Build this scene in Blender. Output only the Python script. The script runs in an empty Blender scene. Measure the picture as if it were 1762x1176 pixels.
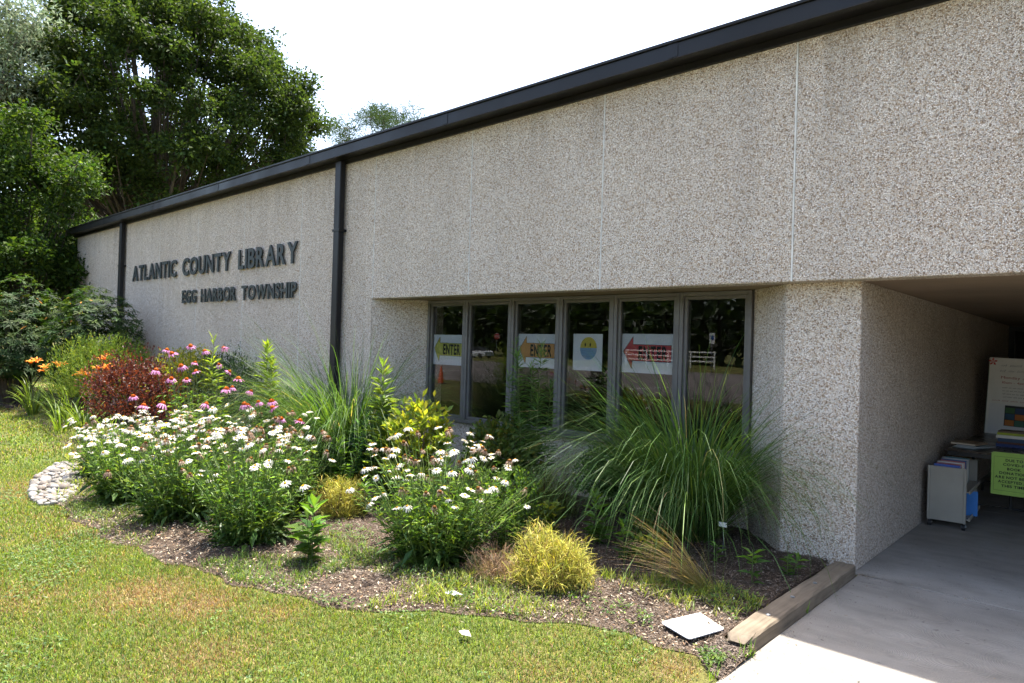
import bpy, bmesh, math, random
import numpy as np
from mathutils import Vector, Matrix, Quaternion

scene = bpy.context.scene
R = math.radians

# ------------------------------------------------------------------ camera
CAM_POS = Vector((0.0, -5.675, 1.7))
YAW, PITCH, ROLL = R(42.391), R(0.365), R(1.711)
cam_data = bpy.data.cameras.new("camera")
cam = bpy.data.objects.new("camera", cam_data)
scene.collection.objects.link(cam)
cam_data.sensor_width = 36.0
cam_data.lens = 1176.58 / 1762.0 * 36.0
cam_data.clip_start = 0.05
cam_data.clip_end = 3000.0
_f = Vector((-math.sin(YAW) * math.cos(PITCH), math.cos(YAW) * math.cos(PITCH), math.sin(PITCH)))
_r = Vector((math.cos(YAW), math.sin(YAW), 0.0))
_u = _r.cross(_f)
_r2 = _r * math.cos(ROLL) + _u * math.sin(ROLL)
_u2 = _u * math.cos(ROLL) - _r * math.sin(ROLL)
M = Matrix(((_r2.x, _u2.x, -_f.x), (_r2.y, _u2.y, -_f.y), (_r2.z, _u2.z, -_f.z))).to_4x4()
M.translation = CAM_POS
cam.matrix_world = M
scene.camera = cam

# ------------------------------------------------------------------ sky, sun, exposure
SUN_EL, SUN_AZ = R(72.5), R(-27.0)          # sun stands behind the building, azimuth from +Y towards +X
world = bpy.data.worlds.new("World")
scene.world = world
world.use_nodes = True
wn = world.node_tree
for n in list(wn.nodes):
    wn.nodes.remove(n)
sky = wn.nodes.new("ShaderNodeTexSky")
sky.sky_type = 'NISHITA'
sky.sun_disc = False
sky.sun_elevation = SUN_EL
sky.sun_rotation = SUN_AZ
sky.altitude = 10.0
sky.air_density = 1.0
sky.dust_density = 4.0
sky.ozone_density = 0.6
bg = wn.nodes.new("ShaderNodeBackground")
bg.inputs["Strength"].default_value = 0.15
wo = wn.nodes.new("ShaderNodeOutputWorld")
wn.links.new(sky.outputs[0], bg.inputs[0])
wn.links.new(bg.outputs[0], wo.inputs[0])

sun_data = bpy.data.lights.new("sun", 'SUN')
sun_data.energy = 4.6
sun_data.angle = R(0.53)
sun_data.color = (1.0, 0.945, 0.85)
sun = bpy.data.objects.new("sun", sun_data)
scene.collection.objects.link(sun)
sun.location = (0, 0, 40)
S = Vector((math.sin(SUN_AZ) * math.cos(SUN_EL), math.cos(SUN_AZ) * math.cos(SUN_EL), math.sin(SUN_EL)))
sun.rotation_euler = S.to_track_quat('Z', 'Y').to_euler()

vs = scene.view_settings
vs.view_transform = 'Standard'
vs.look = 'None'
vs.gamma = 1.0
vs.use_curve_mapping = False
vs.exposure = 1.92
scene.render.engine = 'CYCLES'
scene.cycles.max_bounces = 5
scene.cycles.use_adaptive_sampling = True
scene.cycles.adaptive_threshold = 0.02
scene.cycles.diffuse_bounces = 3
scene.cycles.glossy_bounces = 3
scene.cycles.transmission_bounces = 5
scene.cycles.transparent_max_bounces = 10
scene.cycles.use_denoising = True
scene.cycles.sample_clamp_indirect = 8.0

# ------------------------------------------------------------------ helpers
col = scene.collection


def srgb(r, g, b):
    f = lambda c: (c / 255.0 / 12.92) if c <= 10.31 else ((c / 255.0 + 0.055) / 1.055) ** 2.4
    return (f(r), f(g), f(b))


class MB:
    """collects vertices and faces (numpy blocks) and links them as ONE mesh object"""

    def __init__(self):
        self.v, self.f, self.c, self.n = [], [], [], 0

    def add(self, v, f, c=None):
        v = np.asarray(v, float).reshape(-1, 3)
        if isinstance(f, np.ndarray):
            self.f.append(f + self.n)
        else:
            for q in f:
                self.f.append(np.asarray([q], int) + self.n)
        if c is None:
            c = np.ones((len(v), 3))
        c = np.broadcast_to(np.asarray(c, float), (len(v), 3))
        self.v.append(v)
        self.c.append(c)
        self.n += len(v)
        return self

    def box(self, x0, x1, y0, y1, z0, z1, c=None):
        v = [(x, y, z) for z in (z0, z1) for y in (y0, y1) for x in (x0, x1)]
        f = np.array([(0, 2, 3, 1), (4, 5, 7, 6), (0, 1, 5, 4), (2, 6, 7, 3), (0, 4, 6, 2), (1, 3, 7, 5)])
        return self.add(v, f, c)

    def prism(self, plan, z0, z1, c=None):
        n = len(plan)
        v = [(x, y, z0) for x, y in plan] + [(x, y, z1) for x, y in plan]
        self.add(v, [tuple(range(n))[::-1], tuple(range(n, 2 * n))] +
                 [(i, (i + 1) % n, n + (i + 1) % n, n + i) for i in range(n)], c)
        return self

    def sheet(self, pts, thick, axis, c=None):
        """flat polygon (3-D points) with a thickness vector"""
        n = len(pts)
        p = np.asarray(pts, float)
        q = p + np.asarray(axis, float) * thick
        self.add(np.vstack([p, q]), [tuple(range(n)), tuple(range(n, 2 * n))[::-1]] +
                 [(i, n + i, n + (i + 1) % n, (i + 1) % n) for i in range(n)], c)
        return self

    def tube(self, pts, rad, sides=6, c=None, cap=True):
        pts = np.asarray(pts, float)
        k = len(pts)
        rad = np.broadcast_to(np.asarray(rad, float), (k,))
        t = np.gradient(pts, axis=0)
        t /= np.linalg.norm(t, axis=1)[:, None] + 1e-9
        ref = np.array([0.0, 0.0, 1.0]) if abs(t[0, 2]) < 0.8 else np.array([1.0, 0.0, 0.0])
        a = np.cross(t, ref)
        a /= np.linalg.norm(a, axis=1)[:, None] + 1e-9
        b = np.cross(t, a)
        th = np.linspace(0, 2 * np.pi, sides, endpoint=False)
        ring = pts[:, None, :] + rad[:, None, None] * (np.cos(th)[None, :, None] * a[:, None, :] + np.sin(th)[None, :, None] * b[:, None, :])
        v = ring.reshape(-1, 3)
        i = np.arange(k - 1)[:, None] * sides
        j = np.arange(sides)[None, :]
        jn = (j + 1) % sides
        f = np.stack([i + j, i + jn, i + sides + jn, i + sides + j], -1).reshape(-1, 4)
        base = self.n
        self.add(v, f, c)
        if cap:
            self.f.append(np.array([list(range(base, base + sides))]))
            self.f.append(np.array([list(range(base + (k - 1) * sides, base + k * sides))[::-1]]))
        return self

    def mesh(self, name):
        v = np.vstack(self.v)
        cc = np.vstack(self.c)
        loops = np.concatenate([q.reshape(-1) for q in self.f]).astype(np.int32)
        tot = np.concatenate([np.full(len(q), q.shape[1]) for q in self.f]).astype(np.int32)
        start = np.concatenate([[0], np.cumsum(tot)[:-1]]).astype(np.int32)
        me = bpy.data.meshes.new(name)
        me.vertices.add(len(v))
        me.vertices.foreach_set("co", v.astype(np.float32).ravel())
        me.loops.add(len(loops))
        me.loops.foreach_set("vertex_index", loops)
        me.polygons.add(len(tot))
        me.polygons.foreach_set("loop_start", start)
        me.polygons.foreach_set("loop_total", tot)
        at = me.attributes.new("tint", 'FLOAT_COLOR', 'POINT')
        at.data.foreach_set("color", np.hstack([cc, np.ones((len(cc), 1))]).astype(np.float32).ravel())
        me.update(calc_edges=True)
        me.validate()
        me.polygons.foreach_set("use_smooth", np.zeros(len(me.polygons), bool))
        return me

    def build(self, name, mat, parent=None, loc=None, smooth=False):
        me = self.mesh(name)
        if smooth:
            me.polygons.foreach_set("use_smooth", np.ones(len(me.polygons), bool))
        return link(name, me, mat, parent, loc)


def link(name, me, mat, parent=None, loc=None):
    o = bpy.data.objects.new(name, me)
    col.objects.link(o)
    if mat is not None and len(me.materials) == 0:
        me.materials.append(mat)
    if parent is not None:
        o.parent = parent
    if loc is not None:
        o.location = loc
    return o


def tag(o, label, cat, group=None):
    o["label"] = label
    o["category"] = cat
    if group:
        o["group"] = group
    return o


def thing(name, label, cat, loc=(0, 0, 0), group=None, rz=0.0):
    o = bpy.data.objects.new(name, None)
    o.empty_display_size = 0.1
    col.objects.link(o)
    o.location = loc
    o.rotation_euler = (0, 0, rz)
    return tag(o, label, cat, group)


def bev(o, w, seg=2):
    m = o.modifiers.new("bevel", 'BEVEL')
    m.width = w
    m.segments = seg
    m.limit_method = 'ANGLE'
    return o


# ------------------------------------------------------------------ materials
class NT:
    def __init__(self, name):
        self.m = bpy.data.materials.new(name)
        self.m.use_nodes = True
        self.t = self.m.node_tree
        for n in list(self.t.nodes):
            self.t.nodes.remove(n)
        self.out = self.n("ShaderNodeOutputMaterial")

    def n(self, typ, **kw):
        nd = self.t.nodes.new(typ)
        for k, v in kw.items():
            if k.startswith("i_"):
                key = k[2:]
                key = int(key) if key.isdigit() else key.replace("_", " ")
                self.set(nd.inputs[key], v)
            else:
                setattr(nd, k, v)
        return nd

    def set(self, sock, v):
        if isinstance(v, bpy.types.NodeSocket):
            self.t.links.new(v, sock)
        elif isinstance(v, (tuple, list)) and len(v) == 3 and sock.type == 'RGBA':
            sock.default_value = (*v, 1.0)
        else:
            sock.default_value = v

    def pos(self):
        return self.n("ShaderNodeTexCoord").outputs["Object"]

    def noise(self, scale, detail=4, vec=None, rough=0.55):
        nd = self.n("ShaderNodeTexNoise", i_Scale=scale, i_Detail=detail, i_Roughness=rough)
        self.set(nd.inputs["Vector"], vec if vec is not None else self.pos())
        return nd.outputs["Fac"]

    def ramp(self, fac, stops, interp='LINEAR'):
        nd = self.n("ShaderNodeValToRGB")
        cr = nd.color_ramp
        cr.interpolation = interp
        while len(cr.elements) < len(stops):
            cr.elements.new(0.5)
        for e, (p, c) in zip(cr.elements, stops):
            e.position = p
            c = (c, c, c) if isinstance(c, (int, float)) else c
            e.color = (*c, 1.0)
        self.set(nd.inputs[0], fac)
        return nd.outputs[0]

    def mix(self, fac, a, b, mode='MIX'):
        nd = self.n("ShaderNodeMix", data_type='RGBA', blend_type=mode)
        self.set(nd.inputs[0], fac)
        self.set(nd.inputs[6], a)
        self.set(nd.inputs[7], b)
        return nd.outputs[2]

    def math(self, op, a, b=0.0):
        nd = self.n("ShaderNodeMath", operation=op)
        self.set(nd.inputs[0], a)
        self.set(nd.inputs[1], b)
        return nd.outputs[0]

    def map(self, scale, vec=None):
        nd = self.n("ShaderNodeMapping")
        self.set(nd.inputs["Vector"], vec if vec is not None else self.pos())
        nd.inputs["Scale"].default_value = scale
        return nd.outputs[0]

    def bump(self, h, strength, dist):
        return self.n("ShaderNodeBump", i_Height=h, i_Strength=strength, i_Distance=dist).outputs[0]

    def bsdf(self, color, rough=0.6, normal=None, spec=0.5, metal=0.0):
        b = self.n("ShaderNodeBsdfPrincipled")
        self.set(b.inputs["Base Color"], color)
        self.set(b.inputs["Roughness"], rough)
        b.inputs["Specular IOR Level"].default_value = spec
        b.inputs["Metallic"].default_value = metal
        if normal is not None:
            self.set(b.inputs["Normal"], normal)
        return b

    def done(self, sh):
        self.t.links.new(sh if isinstance(sh, bpy.types.NodeSocket) else sh.outputs[0], self.out.inputs[0])
        return self.m


def m_plain(name, c, rough=0.6, spec=0.4, metal=0.0, var=0.12, scale=9.0, bump=0.0):
    """paint or plastic with a little dirt and unevenness"""
    t = NT(name)
    nz = t.noise(scale, 5)
    c2 = tuple(x * (1 - var) for x in c)
    c3 = tuple(min(1, x * (1 + var * 0.6)) for x in c)
    cc = t.ramp(nz, [(0.3, c2), (0.7, c3)])
    nrm = t.bump(t.noise(scale * 12, 3), bump, 0.01) if bump else None
    rr = t.ramp(t.noise(scale * 0.7, 3), [(0.3, max(0.02, rough - 0.08)), (0.7, min(1, rough + 0.1))])
    return t.done(t.bsdf(cc, rr, nrm, spec, metal))


def m_leaf(name, rough=0.45, spec=0.4, trans=0.35, tc=(1.25, 1.2, 0.55), k=1.0):
    """leaf tissue: colour from the mesh tint, light shines through"""
    t = NT(name)
    a = t.n("ShaderNodeAttribute", attribute_name="tint").outputs["Color"]
    b = t.bsdf(t.mix(1.0, a, (k, k, k), 'MULTIPLY') if k != 1.0 else a, rough, None, spec)
    tr = t.n("ShaderNodeBsdfTranslucent")
    t.set(tr.inputs[0], t.mix(1.0, a, tc, 'MULTIPLY'))
    mx = t.n("ShaderNodeMixShader")
    mx.inputs[0].default_value = trans
    t.t.links.new(b.outputs[0], mx.inputs[1])
    t.t.links.new(tr.outputs[0], mx.inputs[2])
    return t.done(mx)


def m_tint(name, rough=0.7, spec=0.3, nscale=40.0, var=0.25, bump=0.3):
    t = NT(name)
    a = t.n("ShaderNodeAttribute", attribute_name="tint").outputs["Color"]
    nz = t.noise(nscale, 4)
    f = t.ramp(nz, [(0.3, 1 - var), (0.7, 1 + var)])
    c = t.mix(1.0, a, f, 'MULTIPLY')
    return t.done(t.bsdf(c, rough, t.bump(nz, bump, 0.004), spec))


def m_aggregate():
    t = NT("exposed_aggregate")
    p = t.pos()
    wob = t.n("ShaderNodeTexNoise", i_Scale=30.0, i_Detail=2.0, i_Vector=p)
    v1 = t.n("ShaderNodeTexVoronoi", i_Scale=114.0, i_Randomness=1.0, i_Vector=p)
    v1.feature = 'F1'
    v2 = t.n("ShaderNodeTexVoronoi", i_Scale=114.0, i_Randomness=1.0, i_Vector=p)
    v2.feature = 'DISTANCE_TO_EDGE'
    sep = t.n("ShaderNodeSeparateColor", i_0=v1.outputs["Color"])
    stone = t.ramp(sep.outputs[0], [
        (0.0, (0.20, 0.14, 0.095)), (0.07, (0.38, 0.285, 0.20)), (0.15, (0.54, 0.45, 0.36)), (0.34, (0.66, 0.60, 0.52)),
        (0.50, (0.74, 0.71, 0.66)), (0.70, (0.60, 0.59, 0.575)), (0.84, (0.82, 0.81, 0.79)), (0.97, (0.25, 0.235, 0.22))], 'CONSTANT')
    edge = t.ramp(v2.outputs[0], [(0.02, 0.0), (0.115, 1.0)])
    mort = t.mix(t.noise(7.0, 4, p), (0.115, 0.088, 0.066), (0.25, 0.205, 0.165))
    c = t.mix(edge, mort, stone)
    big = t.ramp(t.noise(0.9, 5, p), [(0.3, (1.14, 1.06, 0.99)), (0.7, (1.25, 1.18, 1.115))])
    streak = t.ramp(t.noise(1.0, 4, t.map((2.6, 2.6, 0.22), p)), [(0.34, 0.92), (0.52, 1.0)])
    c = t.mix(1.0, c, big, 'MULTIPLY')
    c = t.mix(1.0, c, streak, 'MULTIPLY')
    # run-off stains that start under the roof trim and fade down the panel
    sz = t.n("ShaderNodeSeparateXYZ", i_0=p)
    fall = t.n("ShaderNodeMapRange", i_Value=sz.outputs[2])
    fall.inputs[1].default_value, fall.inputs[2].default_value = 3.3, 4.3
    drip = t.ramp(t.noise(1.0, 3, t.map((5.5, 5.5, 0.10), p)), [(0.52, 0.0), (0.66, 1.0)])
    amt = t.math('MULTIPLY', t.math('MULTIPLY', fall.outputs[0], drip), 0.28)
    c = t.mix(amt, c, (0.20, 0.165, 0.13))
    hgt = t.math('ADD', t.ramp(v2.outputs[0], [(0.0, 0.0), (0.22, 0.8), (0.5, 1.0)]), t.math('MULTIPLY', sep.outputs[1], 0.55))
    return t.done(t.bsdf(c, 0.78, t.bump(hgt, 0.8, 0.005), 0.35))


def m_concrete():
    t = NT("broom_finished_concrete")
    p = t.pos()
    base = t.ramp(t.noise(1.3, 6, p), [(0.30, (0.195, 0.175, 0.150)), (0.50, (0.245, 0.225, 0.196)), (0.68, (0.285, 0.265, 0.235))])
    fine = t.ramp(t.noise(120.0, 3, p), [(0.3, 0.86), (0.7, 1.08)])
    spot = t.ramp(t.noise(5.5, 5, p), [(0.28, 0.82), (0.40, 1.0)])
    c = t.mix(1.0, t.mix(1.0, base, fine, 'MULTIPLY'), spot, 'MULTIPLY')
    fleck = t.ramp(t.noise(22.0, 2, p), [(0.245, 0.45), (0.29, 1.0)])
    c = t.mix(1.0, c, fleck, 'MULTIPLY')
    swc = t.ramp(t.noise(2.2, 5, t.map((1.0, 3.0, 1.0), p)), [(0.35, 0.88), (0.6, 1.06)])
    c = t.mix(1.0, c, swc, 'MULTIPLY')
    v = t.n("ShaderNodeTexVoronoi", i_Scale=3.4, i_Vector=p)
    sw = t.math('SINE', t.math('MULTIPLY', v.outputs["Distance"], 150.0))
    h = t.math('ADD', t.math('MULTIPLY', sw, 0.6), t.noise(160.0, 3, p))
    return t.done(t.bsdf(c, 0.75, t.bump(h, 0.7, 0.003), 0.35))


def m_wood(name, a, b, axis=(40.0, 2.0, 40.0)):
    t = NT(name)
    p = t.pos()
    g = t.noise(1.0, 6, t.map(axis, p), 0.65)
    c = t.ramp(g, [(0.25, a), (0.75, b)])
    blot = t.ramp(t.noise(4.0, 5, p), [(0.3, 0.7), (0.65, 1.1)])
    c = t.mix(1.0, c, blot, 'MULTIPLY')
    return t.done(t.bsdf(c, 0.8, t.bump(g, 0.6, 0.006), 0.25))


def m_bark(name, a, b):
    t = NT(name)
    p = t.pos()
    g = t.noise(1.0, 6, t.map((9.0, 9.0, 1.6), p), 0.7)
    return t.done(t.bsdf(t.ramp(g, [(0.3, a), (0.7, b)]), 0.9, t.bump(g, 0.9, 0.03), 0.2))


def m_glass():
    t = NT("window_glass")
    lw = t.n("ShaderNodeLayerWeight", i_Blend=0.5)
    fac = t.math('ADD', 0.033, t.math('MULTIPLY', t.math('POWER', lw.outputs["Facing"], 5.0), 0.93))
    tr = t.n("ShaderNodeBsdfTransparent")
    tr.inputs[0].default_value = (0.77, 0.78, 0.78, 1)
    gl = t.n("ShaderNodeBsdfGlossy")
    gl.inputs["Roughness"].default_value = 0.0
    gl.inputs[0].default_value = (0.95, 0.96, 0.97, 1)
    mx = t.n("ShaderNodeMixShader")
    t.set(mx.inputs[0], fac)
    t.t.links.new(tr.outputs[0], mx.inputs[1])
    t.t.links.new(gl.outputs[0], mx.inputs[2])
    return t.done(mx)


def m_ground():
    t = NT("lawn_soil")
    p = t.pos()
    c = t.ramp(t.noise(0.9, 6, p), [(0.30, (0.115, 0.075, 0.032)), (0.45, (0.115, 0.105, 0.03)), (0.62, (0.085, 0.11, 0.022)), (0.8, (0.07, 0.10, 0.02))])
    f = t.ramp(t.noise(70.0, 4, p), [(0.3, 0.55), (0.7, 1.25)])
    return t.done(t.bsdf(t.mix(1.0, c, f, 'MULTIPLY'), 0.9, t.bump(t.noise(45.0, 4, p), 0.8, 0.03), 0.2))


def m_soil():
    t = NT("bed_soil")
    p = t.pos()
    c = t.ramp(t.noise(3.0, 6, p), [(0.3, (0.050, 0.034, 0.024)), (0.6, (0.085, 0.060, 0.042)), (0.8, (0.14, 0.105, 0.075))])
    f = t.ramp(t.noise(90.0, 4, p), [(0.3, 0.5), (0.7, 1.35)])
    return t.done(t.bsdf(t.mix(1.0, c, f, 'MULTIPLY'), 0.95, t.bump(t.noise(60.0, 5, p), 1.0, 0.02), 0.2))


def m_asphalt(name, a, b):
    t = NT(name)
    p = t.pos()
    c = t.ramp(t.noise(0.35, 6, p), [(0.3, a), (0.7, b)])
    f = t.ramp(t.noise(60.0, 3, p), [(0.3, 0.75), (0.7, 1.2)])
    return t.done(t.bsdf(t.mix(1.0, c, f, 'MULTIPLY'), 0.85, t.bump(t.noise(80.0, 3, p), 0.5, 0.01), 0.3))


MA = dict(
    agg=m_aggregate(), concrete=m_concrete(), glass=m_glass(), ground=m_ground(), soil=m_soil(),
    bronze=m_plain("dark_bronze_trim", (0.0105, 0.010, 0.0108), 0.42, 0.28, var=0.25, scale=2.0),
    frame=m_plain("bronze_window_frame", (0.105, 0.098, 0.092), 0.45, 0.5, var=0.2, scale=5.0),
    sealant=m_plain("joint_sealant", (0.62, 0.60, 0.56), 0.8, 0.2, var=0.3, scale=6.0),
    soffit=m_plain("painted_soffit", (0.27, 0.20, 0.14), 0.85, 0.2, var=0.15, scale=1.5),
    roof=m_plain("roof_membrane", (0.10, 0.10, 0.10), 0.8, 0.2),
    letter=m_plain("dark_green_metal_letters", (0.022, 0.030, 0.030), 0.45, 0.4, var=0.3, scale=5.0),
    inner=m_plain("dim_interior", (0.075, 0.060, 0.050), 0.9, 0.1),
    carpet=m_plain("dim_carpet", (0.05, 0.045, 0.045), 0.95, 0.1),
    timber=m_wood("weathered_timber", (0.10, 0.078, 0.056), (0.225, 0.18, 0.13)),
    nail=m_plain("galvanised_spike", (0.35, 0.37, 0.40), 0.4, 0.5, 0.8),
    steel=m_plain("cart_enamel", (0.33, 0.305, 0.255), 0.5, 0.4, var=0.1, scale=4.0),
    black=m_plain("black_plastic", (0.018, 0.018, 0.019), 0.45, 0.4),
    tabletop=m_plain("dark_laminate", (0.035, 0.024, 0.020), 0.3, 0.5),
    paper=m_plain("white_paper", (0.74, 0.75, 0.77), 0.75, 0.2, var=0.04, scale=3.0),
    paint=m_tint("tinted_paint", 0.55, 0.35, 14.0, 0.06, 0.0),
    leaf=m_leaf("leaf_tissue", 0.45, 0.28, 0.40, (1.45, 1.40, 0.5), 0.78),
    treeleaf=m_leaf("tree_leaf_tissue", 0.6, 0.14, 0.36, (1.25, 1.2, 0.5), 0.75),
    gloss=m_leaf("glossy_leaf_tissue", 0.38, 0.35, 0.22),
    needle=m_leaf("needle_tissue", 0.6, 0.25, 0.25),
    petal=m_leaf("petal_tissue", 0.6, 0.2, 0.30, (1.0, 1.0, 1.0)),
    grass=m_leaf("grass_tissue", 0.5, 0.3, 0.40, (1.35, 1.3, 0.5), 0.88),
    stem=m_leaf("stem_tissue", 0.6, 0.3, 0.05),
    tint=m_tint("natural_tint"),
    stone=m_tint("river_stone", 0.7, 0.35, 25.0, 0.18, 0.25),
    bark=m_bark("oak_bark", (0.030, 0.024, 0.019), (0.11, 0.09, 0.07)),
    barkp=m_bark("pale_bark", (0.07, 0.06, 0.05), (0.17, 0.15, 0.12)),
    asphalt=m_asphalt("sunlit_asphalt", (0.12, 0.105, 0.098), (0.17, 0.15, 0.14)),
    white=m_plain("white_paint", (0.78, 0.78, 0.76), 0.5, 0.4, var=0.05),
    plate=m_plain("white_enamel_plate", (0.80, 0.80, 0.80), 0.45, 0.4, var=0.10, scale=14.0),
)

# ------------------------------------------------------------------ scatter generators (all return into an MB)
def unit(a):
    return a / (np.linalg.norm(a, axis=-1, keepdims=True) + 1e-9)


def rdir(g, n):
    return unit(g.normal(size=(n, 3)))


def jitter(g, n, base, amt=0.2, hue=0.12):
    """n colours round a base colour (a list of bases is picked from at random)"""
    base = np.asarray(base, float)
    if base.ndim == 2:
        base = base[g.integers(0, len(base), n)]
    k = np.exp(g.normal(0, amt, (n, 1)))
    h = 1 + g.normal(0, hue, (n, 1)) * np.array([[1.0, 0.35, 0.2]])
    return np.clip(base * k * h, 0.002, 0.95)


def leaves(mb, g, P, D, N, L, W, colr, fold=0.18, droop=0.0):
    """two-triangle leaves with a folded midrib; P base, D direction, N upper side"""
    n = len(P)
    L = np.broadcast_to(L, (n,))[:, None]
    W = np.broadcast_to(W, (n,))[:, None]
    D = unit(D)
    Sd = unit(np.cross(D, N))
    N2 = np.cross(Sd, D)
    mid = P + D * L * 0.45
    tip = P + D * L + np.array([0, 0, -1.0]) * L * droop
    a = mid + Sd * W * 0.5 + N2 * W * fold
    b = mid - Sd * W * 0.5 + N2 * W * fold
    v = np.stack([P, a, tip, b], 1).reshape(-1, 3)
    i = np.arange(n)[:, None] * 4
    f = np.concatenate([i + np.array([[0, 1, 2]]), i + np.array([[0, 2, 3]])])
    mb.add(v, f, np.repeat(colr, 4, 0))


def blades(mb, g, P, az, th0, bend, L, W, colr, segs=6, power=1.6, tipcol=None, twist=0.0):
    """arching grass blades: start angle th0 from the vertical, bending over by `bend`"""
    n = len(P)
    t = np.linspace(0, 1, segs + 1)
    th = th0[:, None] + bend[:, None] * t[None, :] ** power
    ds = (L / segs)[:, None]
    tm = 0.5 * (th[:, 1:] + th[:, :-1])
    h = np.concatenate([np.zeros((n, 1)), np.cumsum(np.sin(tm) * ds, 1)], 1)
    z = np.concatenate([np.zeros((n, 1)), np.cumsum(np.cos(tm) * ds, 1)], 1)
    hd = np.stack([np.cos(az), np.sin(az), np.zeros(n)], 1)
    az2 = az + twist * g.normal(size=n)
    sd = np.stack([-np.sin(az2), np.cos(az2), np.zeros(n)], 1)
    cen = P[:, None, :] + hd[:, None, :] * h[:, :, None] + np.array([0, 0, 1.0]) * z[:, :, None]
    w = (np.broadcast_to(W, (n,))[:, None] * (1 - t[None, :] ** 2.2 * 0.92)) * 0.5
    v = np.stack([cen + sd[:, None, :] * w[:, :, None], cen - sd[:, None, :] * w[:, :, None]], 2)
    k = 2 * (segs + 1)
    i = np.arange(n)[:, None, None] * k + np.arange(segs)[None, :, None] * 2
    f = (i + np.array([0, 2, 3, 1])[None, None, :]).reshape(-1, 4)
    if tipcol is None:
        cc = np.repeat(colr, k, 0)
    else:
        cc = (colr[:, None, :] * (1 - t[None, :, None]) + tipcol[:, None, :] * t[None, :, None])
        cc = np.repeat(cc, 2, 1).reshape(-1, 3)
    mb.add(v.reshape(-1, 3), f, cc)
    return cen


def stalks(mb, pts, r, colr):
    """many thin three-sided stems at once; pts (n,k,3)"""
    n, k, _ = pts.shape
    t = unit(np.gradient(pts, axis=1))
    a = unit(np.cross(t, np.array([0.31, 0.95, 0.05])))
    b = np.cross(t, a)
    th = np.array([0, 2.094, 4.189])
    rr = np.broadcast_to(r, (n, k))[:, :, None, None]
    ring = pts[:, :, None, :] + rr * (np.cos(th)[None, None, :, None] * a[:, :, None, :] + np.sin(th)[None, None, :, None] * b[:, :, None, :])
    i = (np.arange(n)[:, None, None, None] * k + np.arange(k - 1)[None, :, None, None]) * 3
    j = np.arange(3)[None, None, :, None]
    jn = (j + 1) % 3
    f = np.concatenate([i + j, i + jn, i + 3 + jn, i + 3 + j], 3).reshape(-1, 4)
    mb.add(ring.reshape(-1, 3), f, np.repeat(colr, k * 3, 0))


def curve3(a, b, c, k):
    """quadratic curves a->c with control b, (n,k,3)"""
    t = np.linspace(0, 1, k)[None, :, None]
    return a[:, None] * (1 - t) ** 2 + 2 * b[:, None] * t * (1 - t) + c[:, None] * t * t


def wave_noise(seed, n=9, s=1.0):
    g = np.random.default_rng(seed)
    k = g.normal(size=(n, 2)) * s
    ph = g.uniform(0, 6.28, n)
    return lambda x, y: np.sin(np.outer(np.ravel(x), k[:, 0]) + np.outer(np.ravel(y), k[:, 1]) + ph).sum(1) / math.sqrt(n)


_glyph = {}


def glyph(ch, bold=0.03):
    """outline mesh of one character from the built-in font: (verts, faces, width), cap height 1"""
    key = (ch, bold)
    if key in _glyph:
        return _glyph[key]
    cu = bpy.data.curves.new("glyph", 'FONT')
    cu.body = ch
    cu.offset = bold
    cu.extrude = 0.1
    cu.resolution_u = 4
    ob = bpy.data.objects.new("glyph", cu)
    col.objects.link(ob)
    bpy.context.view_layer.update()
    dg = bpy.context.evaluated_depsgraph_get()
    me = bpy.data.meshes.new_from_object(ob.evaluated_get(dg))
    v = np.array([q.co[:] for q in me.vertices]) if len(me.vertices) else np.zeros((0, 3))
    f = [tuple(p.vertices) for p in me.polygons]
    bpy.data.objects.remove(ob)
    bpy.data.curves.remove(cu)
    bpy.data.meshes.remove(me)
    if len(v):
        v[:, 0] -= v[:, 0].min()
        w = v[:, 0].max()
    else:
        w = 0.3
    _glyph[key] = (v, f, w)
    return _glyph[key]


def text_layout(s, bold, gap, space):
    cap = glyph('E', bold)[0][:, 1].max()
    x, out = 0.0, []
    for ch in s:
        if ch == ' ':
            x += space
            continue
        v, f, w = glyph(ch, bold)
        out.append((ch, x, v, f, w))
        x += w / cap + gap
    return out, x - gap, cap


def text_into(mb, s, org, ux, uz, nrm, width, height, depth, c, bold=0.03, gap=0.12, space=0.45):
    """whole line as flat lettering: org = lower left, ux/uz unit axes, nrm towards the reader"""
    lay, tot, cap = text_layout(s, bold, gap, space)
    org, ux, uz, nrm = (np.asarray(q, float) for q in (org, ux, uz, nrm))
    for ch, x, v, f, w in lay:
        p = org + np.outer((x + v[:, 0] / cap) * width / tot, ux) + np.outer(v[:, 1] / cap * height, uz) + np.outer((v[:, 2] / 0.1 + 1) * 0.5 * depth, nrm)
        mb.add(p, f, c)

# ================================================================== THE SETTING
def struct(o):
    o["kind"] = "structure"
    return o


EDGE_X = np.array([-40, -22, -18.74, -17.45, -14.1, -12.0, -10.08, -8.6, -7.79, -6.9, -6.1, -5.25, -4.6, -4.07, -3.65, -3.19, -2.94, -2.63, -2.27, -1.99, -1.78, -1.52])
EDGE_Y = np.array([-1.9, -2.0, -2.06, -1.95, -2.23, -2.54, -2.93, -3.45, -3.68, -3.73, -3.70, -3.57, -3.44, -3.30, -3.14, -2.76, -2.55, -2.35, -2.19, -2.13, -2.12, -2.36])


def bed_edge(x):
    return np.interp(x, EDGE_X, EDGE_Y) + 0.035 * np.sin(np.asarray(x) * 7.3) + 0.02 * np.sin(np.asarray(x) * 17.1 + 1)


# ground: one sheet to the horizon
mb = MB()
mb.add([(-1200, -1200, 0), (1200, -1200, 0), (1200, 1200, 0), (-1200, 1200, 0)], np.array([[0, 1, 2, 3]]))
struct(mb.build("ground", MA['ground']))

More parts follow.
